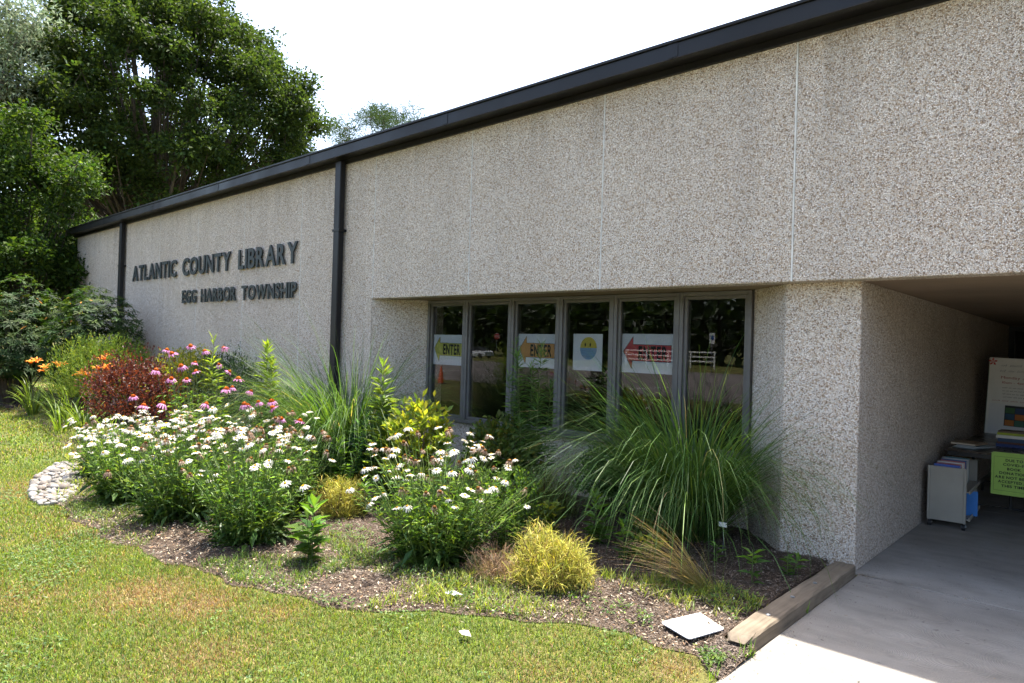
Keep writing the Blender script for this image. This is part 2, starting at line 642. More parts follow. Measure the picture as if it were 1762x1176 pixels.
# planting bed: a gently uneven soil sheet between the lawn edge and the wall
nz1, nz2 = wave_noise(3, 12, 4.0), wave_noise(4, 12, 14.0)


def bed_z(x, y):
    x, y = np.ravel(x), np.ravel(y)
    d = np.clip((y - bed_edge(x)) / 0.5, 0, 1)
    return 0.006 + 0.035 * d + d * (0.012 * nz1(x, y) + 0.006 * nz2(x, y))


xs = np.concatenate([np.arange(-20.5, -9, 0.25), np.arange(-9, -1.77, 0.07), [-1.765, -1.764, -1.70, -1.64, -1.58, -1.548]])
ts = np.linspace(0, 1, 46)
X = np.repeat(xs[:, None], len(ts), 1)
ytop = np.where((xs > -7.83) & (xs < -1.8), 0.62, 0.02)
ytop = np.where(xs > -1.7645, -1.86, ytop)
E0 = bed_edge(xs)
Y = E0[:, None] + (ytop - E0)[:, None] * ts[None, :]
Z = bed_z(X, Y).reshape(X.shape)
i = np.arange(len(xs) - 1)[:, None] * len(ts) + np.arange(len(ts) - 1)[None, :]
F = np.stack([i, i + len(ts), i + len(ts) + 1, i + 1], -1).reshape(-1, 4)
mb = MB()
mb.add(np.stack([X, Y, Z], -1).reshape(-1, 3), F)
struct(mb.build("flower_bed_soil", MA['soil'], smooth=True))

# concrete walkway: separate slabs with open joints, running back under the canopy
mb_ = MB().box(-1.60, 3.35, -9.0, 8.7, -0.12, -0.012)
walk = struct(mb_.build("walkway", MA['soil']))
for (y0, y1) in ((-9.0, -6.2), (-6.194, -3.05), (-3.044, 0.098), (0.106, 3.6), (3.606, 8.68)):
    for (x0, x1) in ((-1.561, 1.40), (1.406, 3.30)):
        if y0 > 0:
            x0 = min(x0, -1.603) if x0 < 0 else x0
        o = MB().box(x0, x1, y0, y1, -0.08, 0.008).build("paving_slab", MA['concrete'], walk)
        bev(o, 0.006)

# parking lot and road behind the photographer (seen only in the window reflections)
struct(MB().box(-110, 60, -44, -15.0, -0.1, 0.006).build("parking_lot", MA['asphalt']))
mb = MB()
for k in range(14):
    mb.box(-70 + k * 5.4, -69.88 + k * 5.4, -23.5, -18.0, 0.004, 0.010)
struct(mb.build("parking_line_markings", MA['white']))

# ------------------------------------------------------------------ the library building
PANEL = 1.91
Z_SOF, Z_TOP = 2.294, 4.335
lib = thing("library_building", "long flat roofed library of pebbled concrete panels with dark metal roof edge", "building")
full = [-21.2] + [-7.83 - PANEL * k for k in range(6, -1, -1)]
upper = [-7.83 + PANEL * k for k in range(0, 9)]
for a, b in zip(full[:-1], full[1:]):
    bev(MB().box(a + 0.007, b - 0.007, 0.0, 0.25, -0.2, Z_TOP - 0.002).build("wall_panel", MA['agg'], lib), 0.008)
for a, b in zip(upper[:-1], upper[1:]):
    z0 = Z_SOF if b < 3.7 else -0.2
    bev(MB().box(a + 0.007, b - 0.007, 0.0, 0.19, z0, Z_TOP - 0.002).build("wall_panel", MA['agg'], lib), 0.010)
for x in full[1:] + upper[1:-1]:
    z0 = Z_SOF + 0.004 if -7.9 < x < 3.7 else -0.15
    MB().box(x - 0.0072, x + 0.0072, 0.003, 0.12, z0, Z_TOP - 0.01).build("joint_sealant", MA['sealant'], lib)
# recess: splayed jambs, low wall under the windows, pier and the long wall of the covered entrance
bev(MB().prism([(-7.828, 0.004), (-7.29, 0.60), (-7.29, 0.85), (-7.828, 0.85)], -0.2, Z_SOF + 0.004).build("splayed_jamb", MA['agg'], lib), 0.006)
bev(MB().prism([(-2.66, 0.60), (-2.20, 0.163), (-1.606, 0.163), (-1.606, 8.66), (-1.86, 8.66), (-1.86, 0.85), (-2.66, 0.85)], -0.2, Z_SOF + 0.004).build("entrance_pier", MA['agg'], lib), 0.010)
MB().box(-7.288, -2.662, 0.60, 0.85, -0.2, 0.665).build("sill_wall", MA['agg'], lib)
MB().box(-7.83, 3.62, 0.192, 9.6, Z_SOF + 0.003, Z_SOF + 0.12).build("soffit", MA['soffit'], lib)
MB().box(3.30, 3.60, 0.163, 9.4, -0.2, Z_SOF + 0.002).build("entrance_side_wall", MA['agg'], lib)
# rear and ends of the building, room behind the windows
MB().box(-21.15, 7.40, 12.0, 12.2, -0.2, Z_TOP - 0.01).build("rear_wall", MA['agg'], lib)
MB().box(-21.2, -21.0, 0.26, 11.99, -0.2, Z_TOP - 0.01).build("end_wall", MA['agg'], lib)
MB().box(7.2, 7.44, 0.2, 11.99, -0.2, Z_TOP - 0.01).build("end_wall", MA['agg'], lib)
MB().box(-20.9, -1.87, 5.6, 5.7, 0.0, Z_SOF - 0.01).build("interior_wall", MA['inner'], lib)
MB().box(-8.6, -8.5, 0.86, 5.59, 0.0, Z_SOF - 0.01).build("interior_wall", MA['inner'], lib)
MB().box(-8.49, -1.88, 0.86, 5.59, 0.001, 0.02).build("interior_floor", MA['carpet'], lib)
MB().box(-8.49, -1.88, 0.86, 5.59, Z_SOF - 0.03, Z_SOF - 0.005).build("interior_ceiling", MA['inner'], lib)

# roof edge
roof = MB().box(-21.4, 7.6, -0.195, 12.3, Z_TOP, 4.45).build("roof", MA['bronze'], lib)
MB().box(-21.35, 7.55, -0.1, 12.25, 4.451, 4.47).build("roof_membrane", MA['roof'], roof)
xe = -21.42
while xe < 7.6:
    x2 = min(xe + 3.05, 7.62)
    m_ = MB()
    m_.box(xe + 0.001, x2 - 0.001, -0.228, -0.196, 4.325, 4.458)
    m_.box(xe + 0.0012, x2 - 0.0012, -0.246, -0.150, 4.459, 4.487)
    m_.box(xe + 0.0012, x2 - 0.0012, -0.236, -0.180, 4.316, 4.3245)
    bev(m_.build("fascia", MA['bronze'], roof), 0.004)
    if xe > -21:
        bev(MB().box(xe - 0.05, xe + 0.05, -0.233, -0.2285, 4.33, 4.455).build("fascia_splice", MA['bronze'], roof), 0.002)
    m_ = MB().box(xe + 0.001, x2 - 0.001, -0.030, 0.010, 4.268, 4.334)
    bev(m_.build("frieze_trim", MA['bronze'], roof), 0.004)
    xe = x2

# downspouts
for cx in (-8.58, -17.52):
    d = MB().box(cx - 0.072, cx + 0.072, -0.125, -0.034, 0.0, 4.30).build("downspout", MA['bronze'], lib)
    bev(d, 0.012)
    for z in (0.9, 3.28):
        bev(MB().box(cx - 0.090, cx + 0.090, -0.132, -0.002, z, z + 0.035).build("strap", MA['bronze'], d), 0.003)

# windows: six bays, frame > sash and pane
WX = [-7.29, -6.53, -5.71, -4.95, -4.20, -3.41, -2.66]
WZ0, WZ1 = 0.668, 2.290


def ring(m_, x0, x1, z0, z1, w, y0, y1, wb=None):
    wb = wb or w
    m_.box(x0, x0 + w, y0, y1, z0, z1)
    m_.box(x1 - w, x1, y0, y1, z0, z1)
    m_.box(x0 + w, x1 - w, y0 + 0.0005, y1 - 0.0005, z1 - w, z1)
    m_.box(x0 + w, x1 - w, y0 + 0.0005, y1 - 0.0005, z0, z0 + wb)


for a, b in zip(WX[:-1], WX[1:]):
    fr = MB()
    ring(fr, a + 0.002, b - 0.002, WZ0, WZ1, 0.040, 0.552, 0.68, 0.05)
    w_ = bev(fr.build("window", MA['frame'], lib), 0.003)
    sa = MB()
    ring(sa, a + 0.043, b - 0.043, WZ0 + 0.051, WZ1 - 0.041, 0.034, 0.575, 0.66)
    bev(sa.build("sash", MA['frame'], w_), 0.004)
    MB().box(a + 0.070, b - 0.070, 0.600, 0.605, WZ0 + 0.078, WZ1 - 0.068).build("pane", MA['glass'], w_)

# entrance doors at the far end of the covered walk
for k, (a, b) in enumerate(((-1.60, -0.40), (-0.39, 0.81), (0.82, 2.02), (2.03, 3.29))):
    fr = MB()
    ring(fr, a, b, 0.01, 2.28, 0.07, 8.70, 8.82, 0.2)
    dd = fr.build("entrance_door", MA['bronze'], lib)
    MB().box(a + 0.071, b - 0.071, 8.75, 8.756, 0.211, 2.209).build("pane", MA['glass'], dd)
    MB().tube([(b - 0.14, 8.64, 0.95), (b - 0.14, 8.64, 1.25)], 0.012, 8).build("handle", MA['nail'], dd)
MB().box(-1.86, 3.3, 9.4, 9.5, 0.0, 2.29).build("interior_wall", MA['inner'], lib)


# raised lettering on the wall
def lettering(name, text, label, x0, x1, z0, hgt):
    lay, tot, cap = text_layout(text, 0.022, 0.15, 0.80)
    root = thing(name, label, "lettering", (x0, 0.0, z0))
    s = (x1 - x0) / tot
    for ch, x, v, f, w in lay:
        m_ = MB()
        p = np.stack([v[:, 0] / cap * s, -(v[:, 2] / 0.1) * 0.011, v[:, 1] / cap * hgt], 1)
        m_.add(p, f)
        for zz in (0.35, 0.65):
            m_.box(w / cap * s * 0.5 - 0.006, w / cap * s * 0.5 + 0.006, 0.009, 0.036, hgt * zz - 0.006, hgt * zz + 0.006)
        m_.build("letter", MA['letter'], root, (x * s, -0.034, 0))
    return root


lettering("wall_lettering", "ATLANTIC COUNTY LIBRARY", "large dark raised letters reading ATLANTIC COUNTY LIBRARY on the wall", -16.9, -9.77, 2.915, 0.335)
lettering("wall_lettering", "EGG HARBOR TOWNSHIP", "smaller lower line of dark letters reading EGG HARBOR TOWNSHIP", -14.12, -9.77, 2.365, 0.245)

# ------------------------------------------------------------------ paper signs behind the glass
UX, UZ, NF = (1, 0, 0), (0, 0, 1), (0, -1, 0)


def enter_sign(x0, x1, z0, z1, colr, label):
    root = thing("arrow_sign", label, "sign", (x0, 0.616, z0), "ENTER signs taped inside the windows")
    W, H = x1 - x0, z1 - z0
    MB().box(0, W, 0.0, 0.0012, 0, H).build("paper", MA['paper'], root)
    ar = [(0.03, 0.55), (0.22, 0.93), (0.22, 0.73), (0.95, 0.72), (0.95, 0.30), (0.21, 0.31), (0.20, 0.10)]
    MB().sheet([(a * W, -0.0015, b * H) for a, b in ar], 0.001, (0, 1, 0), colr).build("arrow", MA['paint'], root)
    ol = MB()
    for (a, b), (c_, d) in zip(ar, ar[1:] + ar[:1]):
        ol.tube([(a * W, -0.002, b * H), (c_ * W, -0.002, d * H)], 0.0022, 4, (0.02, 0.02, 0.02))
    ol.build("outline", MA['paint'], root)
    t_ = MB()
    text_into(t_, "ENTER", (0.33 * W, -0.0022, 0.35 * H), UX, UZ, NF, 0.55 * W, 0.34 * H, 0.001, (0.012, 0.012, 0.014), 0.03, 0.14)
    t_.build("word", MA['paint'], root)


enter_sign(-7.215, -6.600, 1.415, 1.825, (0.52, 0.50, 0.10), "white paper with a yellow arrow reading ENTER, behind the leftmost window")
enter_sign(-5.632, -5.030, 1.445, 1.852, (0.62, 0.30, 0.10), "white paper with an orange arrow reading ENTER, behind the third window")
enter_sign(-4.122, -3.490, 1.452, 1.868, (0.55, 0.075, 0.085), "white paper with a red arrow reading ENTER, behind the fifth window")
root = thing("smiley_poster", "white poster of a yellow smiling face in a blue mask inside the window", "poster", (-4.785, 0.616, 1.446))
MB().box(0, 0.405, 0, 0.0012, 0, 0.415).build("paper", MA['paper'], root)
th = np.linspace(0, 2 * np.pi, 33)[:-1]
MB().sheet([(0.215 + 0.115 * math.cos(a), -0.0012, 0.255 + 0.125 * math.sin(a)) for a in th], 0.0008, (0, 1, 0), (0.60, 0.47, 0.06)).build("face", MA['paint'], root)
th2 = np.linspace(np.pi * 1.0 - 0.05, 2 * np.pi + 0.05, 20)
MB().sheet([(0.215 + 0.116 * math.cos(a), -0.0024, 0.250 + 0.126 * math.sin(a)) for a in th2], 0.0008, (0, 1, 0), (0.20, 0.33, 0.50)).build("mask", MA['paint'], root)
for ex in (0.170, 0.240):
    MB().sheet([(ex + 0.010 * math.cos(a), -0.0024, 0.292 + 0.022 * math.sin(a)) for a in th[::3]], 0.0008, (0, 1, 0), (0.02, 0.02, 0.02)).build("eye", MA['paint'], root)
m_ = MB()
for zz in (0.215, 0.185, 0.158):
    m_.tube([(0.125, -0.003, zz + 0.012), (0.215, -0.003, zz), (0.305, -0.003, zz + 0.012)], 0.0014, 4, (0.12, 0.2, 0.32))
m_.build("mask_pleat", MA['paint'], root)

# ------------------------------------------------------------------ timber edging, plate, litter
tb = thing("timber_edging", "weathered square timber edging the bed beside the concrete walk", "timber", (-1.64, -0.02, 0.0))
g = np.random.default_rng(5)
o = MB()
ys = np.concatenate([[0.05], np.linspace(0.0, -1.75, 14), [-1.83, -1.875]])
prof = [(-0.078, 0.0), (-0.080, 0.080), (-0.068, 0.094), (0.060, 0.095), (0.074, 0.082), (0.076, 0.0)]
vv = []
for k, y in enumerate(ys):
    sh = 1.0 if k < len(ys) - 2 else (0.93 if k == len(ys) - 2 else 0.62)
    for (a, b) in prof:
        vv.append((a * (sh if k >= len(ys) - 2 else 1) + 0.004 * g.normal(), y + (0.02 * g.normal() if k >= len(ys) - 2 else 0), b * sh + 0.002 * g.normal() * (b > 0)))
n_ = len(prof)
ff = [tuple(range(n_)), tuple(range((len(ys) - 1) * n_, len(ys) * n_))[::-1]]
for k in range(len(ys) - 1):
    for j in range(n_):
        ff.append((k * n_ + j, k * n_ + n_ + j, k * n_ + n_ + (j + 1) % n_, k * n_ + (j + 1) % n_))
o.add(vv, ff)
o.build("beam", MA['timber'], tb)
for (xx, yy) in ((0.0, -0.62), (-0.01, -1.02), (0.0, -1.45)):
    MB().tube([(xx, yy, 0.088), (xx, yy, 0.099), (xx, yy, 0.101)], [0.014, 0.014, 0.007], 10).build("spike_head", MA['nail'], tb)

# white square plate lying in the bed
P1, P2, P3, P4 = (-2.10, -1.965), (-2.005, -1.645), (-1.785, -1.755), (-1.865, -2.05)
pl = MB()
pts = np.array([P1, P2, P3, P4])
cen = pts.mean(0)
rp = []
for k in range(4):
    a, b, c_ = pts[k - 1], pts[k], pts[(k + 1) % 4]
    for t_ in (0.07, 0.03):
        rp.append(b + (a - b) * t_ + (0 if t_ > 0.05 else 0))
    rp[-1] = b + ((a - b) + (c_ - b)) * 0.022
    rp.append(b + (c_ - b) * 0.07)
pl.sheet([(x, y, 0.045 - 0.02 * (x - cen[0])) for x, y in rp], 0.006, (0, 0, 1))
tag(pl.build("square_plate", MA['plate']), "blank white square plate lying flat on the soil near the timber edging", "plate")

# scrap of pale paper on the lawn and a twist of plastic in the bed
lf = MB()
lf.add([(-2.86, -2.925, 0.045), (-2.80, -2.955, 0.052), (-2.765, -2.915, 0.040), (-2.82, -2.885, 0.050), (-2.82, -2.92, 0.062)], [(0, 1, 4), (1, 2, 4), (2, 3, 4), (3, 0, 4)], (0.62, 0.58, 0.50))
tag(lf.build("paper_scrap", MA['tint']), "crumpled pale paper scrap lying on the sunny lawn", "scrap")
lf = MB()
g = np.random.default_rng(8)
pp = np.array([(-3.38 + 0.022 * (k % 5) + 0.008 * g.normal(), -2.56 + 0.02 * (k // 5) + 0.006 * g.normal(), 0.035 + 0.018 * g.random()) for k in range(20)])
lf.add(pp, [(r_ * 5 + c_, r_ * 5 + c_ + 1, r_ * 5 + c_ + 6, r_ * 5 + c_ + 5) for r_ in range(3) for c_ in range(4)], (0.55, 0.58, 0.62))
tag(lf.build("plastic_scrap", MA['tint']), "grey crumpled plastic scrap on the shaded soil before the central daisies", "scrap")

# flat tan rock behind the central daisies
rk = bmesh.new()
bmesh.ops.create_icosphere(rk, subdivisions=3, radius=1.0)
g = np.random.default_rng(12)
for v in rk.verts:
    d_ = 1 + 0.12 * math.sin(v.co.x * 3 + 1) + 0.1 * math.sin(v.co.y * 4.1) + 0.04 * g.normal()
    v.co = Vector((v.co.x * 0.24 * d_, v.co.y * 0.18 * d_, max(v.co.z, -0.4) * 0.10 * d_))
me = bpy.data.meshes.new("flat_rock")
rk.to_mesh(me)
at = me.attributes.new("tint", 'FLOAT_COLOR', 'POINT')
at.data.foreach_set("color", np.tile([0.36, 0.27, 0.18, 1.0], len(me.vertices)).astype(np.float32))
tag(link("flat_rock", me, MA['stone'], None, (-6.05, -1.35, 0.06)), "flat tan rock half buried in mulch behind the central daisies", "rock")

# ------------------------------------------------------------------ things under the canopy
# book cart: two end panels, two shelves, back panel, casters
ct = thing("book_cart", "beige metal book cart on black casters standing against the entrance wall", "cart", (-1.39, 2.77, 0.0), None, R(2))
CW, CD, CH, CZ = 0.165, 0.42, 0.62, 0.075
for sy in (-1, 1):
    e = MB()
    y = sy * CD
    e.box(-CW + 0.022, CW - 0.022, y - 0.010, y + 0.010, CZ + 0.003, CH - 0.002)
    e.box(-CW, -CW + 0.022, y - 0.016, y + 0.016, CZ, CH)
    e.box(CW - 0.022, CW, y - 0.016, y + 0.016, CZ, CH)
    bev(e.build("end_panel", MA['steel'], ct), 0.003)
for z in (0.11, 0.38):
    s_ = MB()
    s_.box(-CW + 0.01, CW + 0.02, -CD + 0.017, CD - 0.017, z, z + 0.012)
    s_.box(CW + 0.021, CW + 0.030, -CD + 0.017, CD - 0.017, z - 0.01, z + 0.03)
    bev(s_.build("shelf", MA['steel'], ct), 0.002)
MB().box(-CW + 0.003, -CW + 0.009, -CD + 0.017, CD - 0.017, 0.13, 0.56).build("back_panel", MA['steel'], ct)
for sx in (-1, 1):
    for sy in (-1, 1):
        x, y = sx * (CW - 0.02), sy * (CD - 0.03)
        c_ = MB()
        c_.tube([(x - 0.014, y, 0.034), (x + 0.014, y, 0.034)], 0.033, 16)
        w_ = c_.build("caster", MA['black'], ct)
        k_ = MB()
        k_.tube([(x, y, 0.040), (x, y, CZ)], 0.009, 8)
        k_.tube([(x - 0.017, y, 0.036), (x - 0.014, y, 0.040), (x + 0.014, y, 0.040), (x + 0.017, y, 0.036)], [0.016, 0.022, 0.022, 0.016], 12)
        k_.build("fork", MA['nail'], w_)


def book(name, label, loc, size, colr, rz=0.0, tilt=(0, 0), group=None, rot=None):
    """closed book lying flat: cover boards, spine and page block"""
    L, W, T = size
    root = thing(name, label, "book", loc, group, rz)
    if tilt != (0, 0):
        root.rotation_euler = (tilt[0], tilt[1], rz)
    if rot:
        root.rotation_euler = rot
    c_ = MB()
    c_.box(-L / 2, L / 2, -W / 2, W / 2, 0, 0.003, colr)
    c_.box(-L / 2, L / 2, -W / 2, W / 2, T - 0.003, T, colr)
    c_.box(-L / 2 + 0.0003, L / 2 - 0.0003, -W / 2 - 0.003, -W / 2 + 0.001, 0.0005, T - 0.0005, colr)
    c_.build("cover", MA['paint'], root)
    MB().box(-L / 2 + 0.004, L / 2 - 0.004, -W / 2 + 0.0015, W / 2 - 0.005, 0.0032, T - 0.0032, (0.60, 0.55, 0.45)).build("pages", MA['paint'], root)
    return root


ZB = 0.3925
g = np.random.default_rng(21)
bk = [((0.05, 0.10, 0.35), "blue"), ((0.35, 0.05, 0.05), "red"), ((0.55, 0.53, 0.48), "white"), ((0.40, 0.06, 0.07), "crimson"), ((0.06, 0.10, 0.20), "navy"), ((0.45, 0.44, 0.42), "pale grey"), ((0.10, 0.20, 0.22), "teal")]
yy = -0.36
for k, (c_, nm) in enumerate(bk):
    th_ = 0.055 + 0.02 * g.random()
    p = Matrix.Rotation(R(2), 4, 'Z') @ Vector((-0.01, yy + th_ * 0.5, 0)) + Vector((-1.39, 2.77, 0))
    book("book", "%s book standing on the top shelf of the beige cart" % nm, (p.x, p.y, ZB + 0.11 + 0.008), (0.21 + 0.02 * g.random(), 0.24, th_), c_, 0, (0, 0), "books on the cart",
         (R(90 if k % 2 else 84), R(0), R(2)))
    yy += th_ + 0.045
book("book", "bright blue thin book leaning on the bottom shelf of the cart", (-1.255, 2.62, 0.245), (0.20, 0.24, 0.03), (0.03, 0.16, 0.45), 0, (0, 0), "books on the cart", (R(90), R(0), R(14)))

# folding table
tx0, tx1, ty0, ty1 = -1.50, -0.745, 2.93, 5.36
tab = thing("folding_table", "long dark folding table beside the book cart under the canopy", "table", ((tx0 + tx1) / 2, (ty0 + ty1) / 2, 0))
hx, hy = (tx1 - tx0) / 2, (ty1 - ty0) / 2
bev(MB().box(-hx, hx, -hy, hy, 0.715, 0.74).build("tabletop", MA['tabletop'], tab), 0.006)
m_ = MB()
m_.box(-hx + 0.02, hx - 0.02, -hy + 0.02, -hy + 0.035, 0.672, 0.7145)
m_.box(-hx + 0.02, hx - 0.02, hy - 0.035, hy - 0.02, 0.672, 0.7145)
m_.box(-hx + 0.02, -hx + 0.035, -hy + 0.036, hy - 0.036, 0.672, 0.7145)
m_.box(hx - 0.035, hx - 0.02, -hy + 0.036, hy - 0.036, 0.672, 0.7145)
m_.build("apron", MA['black'], tab)
for sy in (-1, 1):
    yv = sy * (hy - 0.32)
    l_ = MB()
    l_.tube([(-hx + 0.06, yv, 0.0), (-hx + 0.06, yv, 0.10), (-hx + 0.09, yv, 0.135), (hx - 0.09, yv, 0.135), (hx - 0.06, yv, 0.10), (hx - 0.06, yv, 0.0)], 0.013, 8)
    for sx in (-0.17, 0.17):
        l_.tube([(sx, yv, 0.135), (sx, yv, 0.70)], 0.013, 8)
    l_.build("leg_frame", MA['black'], tab)
    MB().tube([(0, yv, 0.42), (0, yv - sy * 0.30, 0.69)], 0.007, 6).build("brace", MA['black'], tab)

# papers and books on the table
book("folder", "tan cardboard folder on top of the loose papers at the table corner", (-1.34, 3.30, 0.772), (0.33, 0.24, 0.018), (0.30, 0.22, 0.14), R(78), (0, 0))
pm = MB()
for k in range(5):
    pm.box(-0.15 + 0.012 * k, 0.15 + 0.006 * k, -0.11 - 0.01 * k, 0.11 - 0.004 * k, 0.0005 + 0.005 * k, 0.005 + 0.005 * k, (0.55, 0.57, 0.60) if k % 2 else (0.28, 0.34, 0.36))
tag(pm.build("paper_pile", MA['paint'], None, (-1.31, 3.26, 0.741)), "loose pile of pale papers under the tan folder on the table", "papers")
bpy.data.objects["paper_pile"].rotation_euler = (0, 0, R(68))
zz = 0.7405
for k, (c_, nm, th_) in enumerate([((0.03, 0.05, 0.16), "navy blue", 0.030), ((0.12, 0.05, 0.03), "dark brown", 0.022), ((0.05, 0.08, 0.14), "slate blue", 0.040), ((0.62, 0.60, 0.54), "cream", 0.032), ((0.30, 0.36, 0.03), "lime green", 0.026), ((0.14, 0.10, 0.07), "brown", 0.020)]):
    book("book", "%s book in the stack standing on the dark table" % nm, (-1.0 + 0.008 * ((k * 7) % 3), 3.78 + 0.008 * ((k * 5) % 3), zz), (0.30 - 0.01 * (k % 3), 0.22, th_), c_, R(4 - 3 * (k % 3)), (0, 0), "books stacked on the table")
    zz += th_ + 0.001

# poster board leaning at the back of the table
pb = thing("poster_board", "white notice board with red corner marks and handwriting at the table's end", "notice board", (-1.46, 5.22, 0.742), None, R(0))
pb.rotation_euler = (R(-4), R(2.0), 0)
BW, BH = 0.78, 1.0
bd = MB().box(0, BW, 0, 0.012, 0, BH)
bev(bd.build("board", MA['white'], pb), 0.002)
MB().box(-0.004, -0.0005, -0.001, 0.013, 0, BH, (0.02, 0.14, 0.10)).build("edge_strip", MA['paint'], pb)
for (x, z) in ((0.035, 0.945), (0.50, 0.945)):
    m_ = MB()
    for k in range(5):
        a = R(72 * k + 20)
        m_.sheet([(x, -0.0010, z), (x + 0.040 * math.cos(a - 0.35), -0.0010, z + 0.040 * math.sin(a - 0.35)), (x + 0.052 * math.cos(a), -0.0010, z + 0.052 * math.sin(a)), (x + 0.03 * math.cos(a + 0.4), -0.0010, z + 0.03 * math.sin(a + 0.4))], 0.0006, (0, 1, 0), (0.5, 0.02, 0.03))
    m_.build("corner_mark", MA['paint'], pb)
m_ = MB()
for s_, x, z, w, h, c_ in (("Monday - Saturday", 0.135, 0.730, 0.50, 0.044, (0.32, 0.03, 0.03)), ("10am - 4pm", 0.15, 0.668, 0.25, 0.034, (0.32, 0.03, 0.03))):
    text_into(m_, s_, (x, -0.0006, z), UX, UZ, NF, w, h * 0.75, 0.0006, c_, 0.0, 0.12, 0.45)
g = np.random.default_rng(77)
for x, z, w, h, c_ in ((0.13, 0.885, 0.24, 0.040, (0.03, 0.07, 0.14)), (0.12, 0.815, 0.19, 0.040, (0.03, 0.07, 0.14)), (0.155, 0.605, 0.48, 0.018, (0.02, 0.02, 0.04)),
                       (0.160, 0.565, 0.47, 0.018, (0.02, 0.02, 0.04)), (0.165, 0.525, 0.47, 0.018, (0.02, 0.02, 0.04)), (0.170, 0.485, 0.40, 0.018, (0.02, 0.02, 0.04)), (0.06, 0.430, 0.52, 0.026, (0.32, 0.03, 0.03))):
    xx = x
    while xx < x + w:                       # handwriting too small to read: looping pen strokes, word by word
        k = int(g.integers(3, 7))
        pts_ = [(xx + h * 0.28 * q, -0.0012, z + h * (0.15 + 0.7 * (q % 2)) * (0.6 + 0.4 * g.random())) for q in range(2 * k)]
        m_.tube(pts_, 0.0016 + 0.02 * h, 4, c_)
        xx += h * 0.28 * 2 * k + h * 0.6
m_.build("handwriting", MA['paint'], pb)
MB().box(0.03, 0.46, -0.003, -0.001, 0.02, 0.40).build("taped_sheet", MA['paper'], pb)
pc = MB()
pc.box(0.20, 0.42, -0.0045, -0.0032, 0.12, 0.385, (0.02, 0.025, 0.03))
tiles = [(0.05, 0.13, 0.05), (0.03, 0.06, 0.14), (0.03, 0.09, 0.16), (0.45, 0.15, 0.03), (0.48, 0.17, 0.03), (0.06, 0.16, 0.10)]
for k, c_ in enumerate(tiles):
    cx, rz_ = k % 2, k // 2
    pc.box(0.208 + 0.104 * cx, 0.306 + 0.104 * cx, -0.0055, -0.0046, 0.285 - 0.08 * rz_, 0.358 - 0.08 * rz_, c_)
pc.build("picture", MA['paint'], pb)

# green notice hanging from the table edge
gs = thing("green_notice", "lime green paper notice about book donations hanging from the table edge", "notice", (-1.085, 2.918, 0.325))
GW, GH = 0.385, 0.435
m_ = MB()
m_.sheet([(0, 0, 0.0), (GW, 0.004, 0.0), (GW, 0, GH - 0.008), (GW - 0.02, 0, GH), (0.02, 0, GH), (0, 0, GH - 0.012)], 0.0012, (0, 1, 0), (0.31, 0.48, 0.09))
m_.build("paper", MA['paint'], gs)
m_ = MB()
for (a, b, c_, d_) in ((0.022, 0.043, GW - 0.022, 0.045), (0.022, GH - 0.047, GW - 0.022, GH - 0.045), (0.022, 0.0452, 0.024, GH - 0.0472), (GW - 0.024, 0.0452, GW - 0.022, GH - 0.0472)):
    m_.box(a, c_, -0.0014, -0.0006, b, d_, (0.02, 0.03, 0.02))
m_.build("border", MA['paint'], gs)
m_ = MB()
for s_, z, w in (("DUE TO", 0.345, 0.145), ("COVID-19", 0.301, 0.185), ("BOOK", 0.257, 0.115), ("DONATIONS", 0.213, 0.245), ("ARE NOT BEING", 0.169, 0.320), ("ACCEPTED AT", 0.125, 0.265), ("THIS TIME.", 0.081, 0.210)):
    text_into(m_, s_, (GW / 2 - w / 2, -0.0006, z), UX, UZ, NF, w, 0.026, 0.0008, (0.012, 0.014, 0.012), 0.03, 0.14, 0.40)
m_.build("words", MA['paint'], gs)

# plant label on a thin stake
pt = thing("plant_label", "small white plant tag on a thin stake under the large arching grass", "plant label", (-2.50, -0.28, 0.03))
MB().tube([(0, 0, -0.02), (0.01, 0.0, 0.12), (0.0, 0.0, 0.24)], 0.003, 6).build("stake", MA['nail'], pt)
MB().box(-0.035, 0.035, -0.003, -0.0005, 0.225, 0.262).build("tag_plate", MA['white'], pt)

# ================================================================== LAWN, MULCH, PEBBLES
patch = wave_noise(31, 10, 1.5)
patch2 = wave_noise(32, 10, 5.0)


def lawn_colour(g, x, y):
    """green blades with worn straw-brown patches"""
    n = len(x)
    p = patch(x, y) * 0.75 + patch2(x, y) * 0.45
    dry = 1 / (1 + np.exp(-(p - 0.95) * 3.0))
    # worn spots seen in the photograph
    for cx, cy, r_, a_ in ((-4.75, -3.95, 0.34, .95), (-4.35, -3.75, 0.28, .9), (-8.6, -3.95, 0.5, .75), (-8.9, -3.6, 0.4, .7), (-3.6, -4.05, 0.30, .55), (-5.2, -4.5, 0.35, .5), (-1.75, -2.35, 0.2, .9), (-3.9, -3.5, 0.18, .6)):
        dry = np.maximum(dry, a_ * np.exp(-((x - cx) ** 2 + (y - cy) ** 2) / r_ ** 2))
    d = np.clip(dry + g.normal(0, 0.16, n), 0, 1)[:, None]
    green = jitter(g, n, [(0.135, 0.195, 0.020), (0.10, 0.165, 0.018), (0.19, 0.225, 0.028), (0.055, 0.105, 0.014)], 0.34, 0.12)
    straw = jitter(g, n, [(0.30, 0.20, 0.085), (0.22, 0.115, 0.055), (0.36, 0.27, 0.13), (0.17, 0.085, 0.045)], 0.28, 0.08)
    pick = (g.random((n, 1)) < d)
    return np.where(pick, straw, green), d[:, 0]


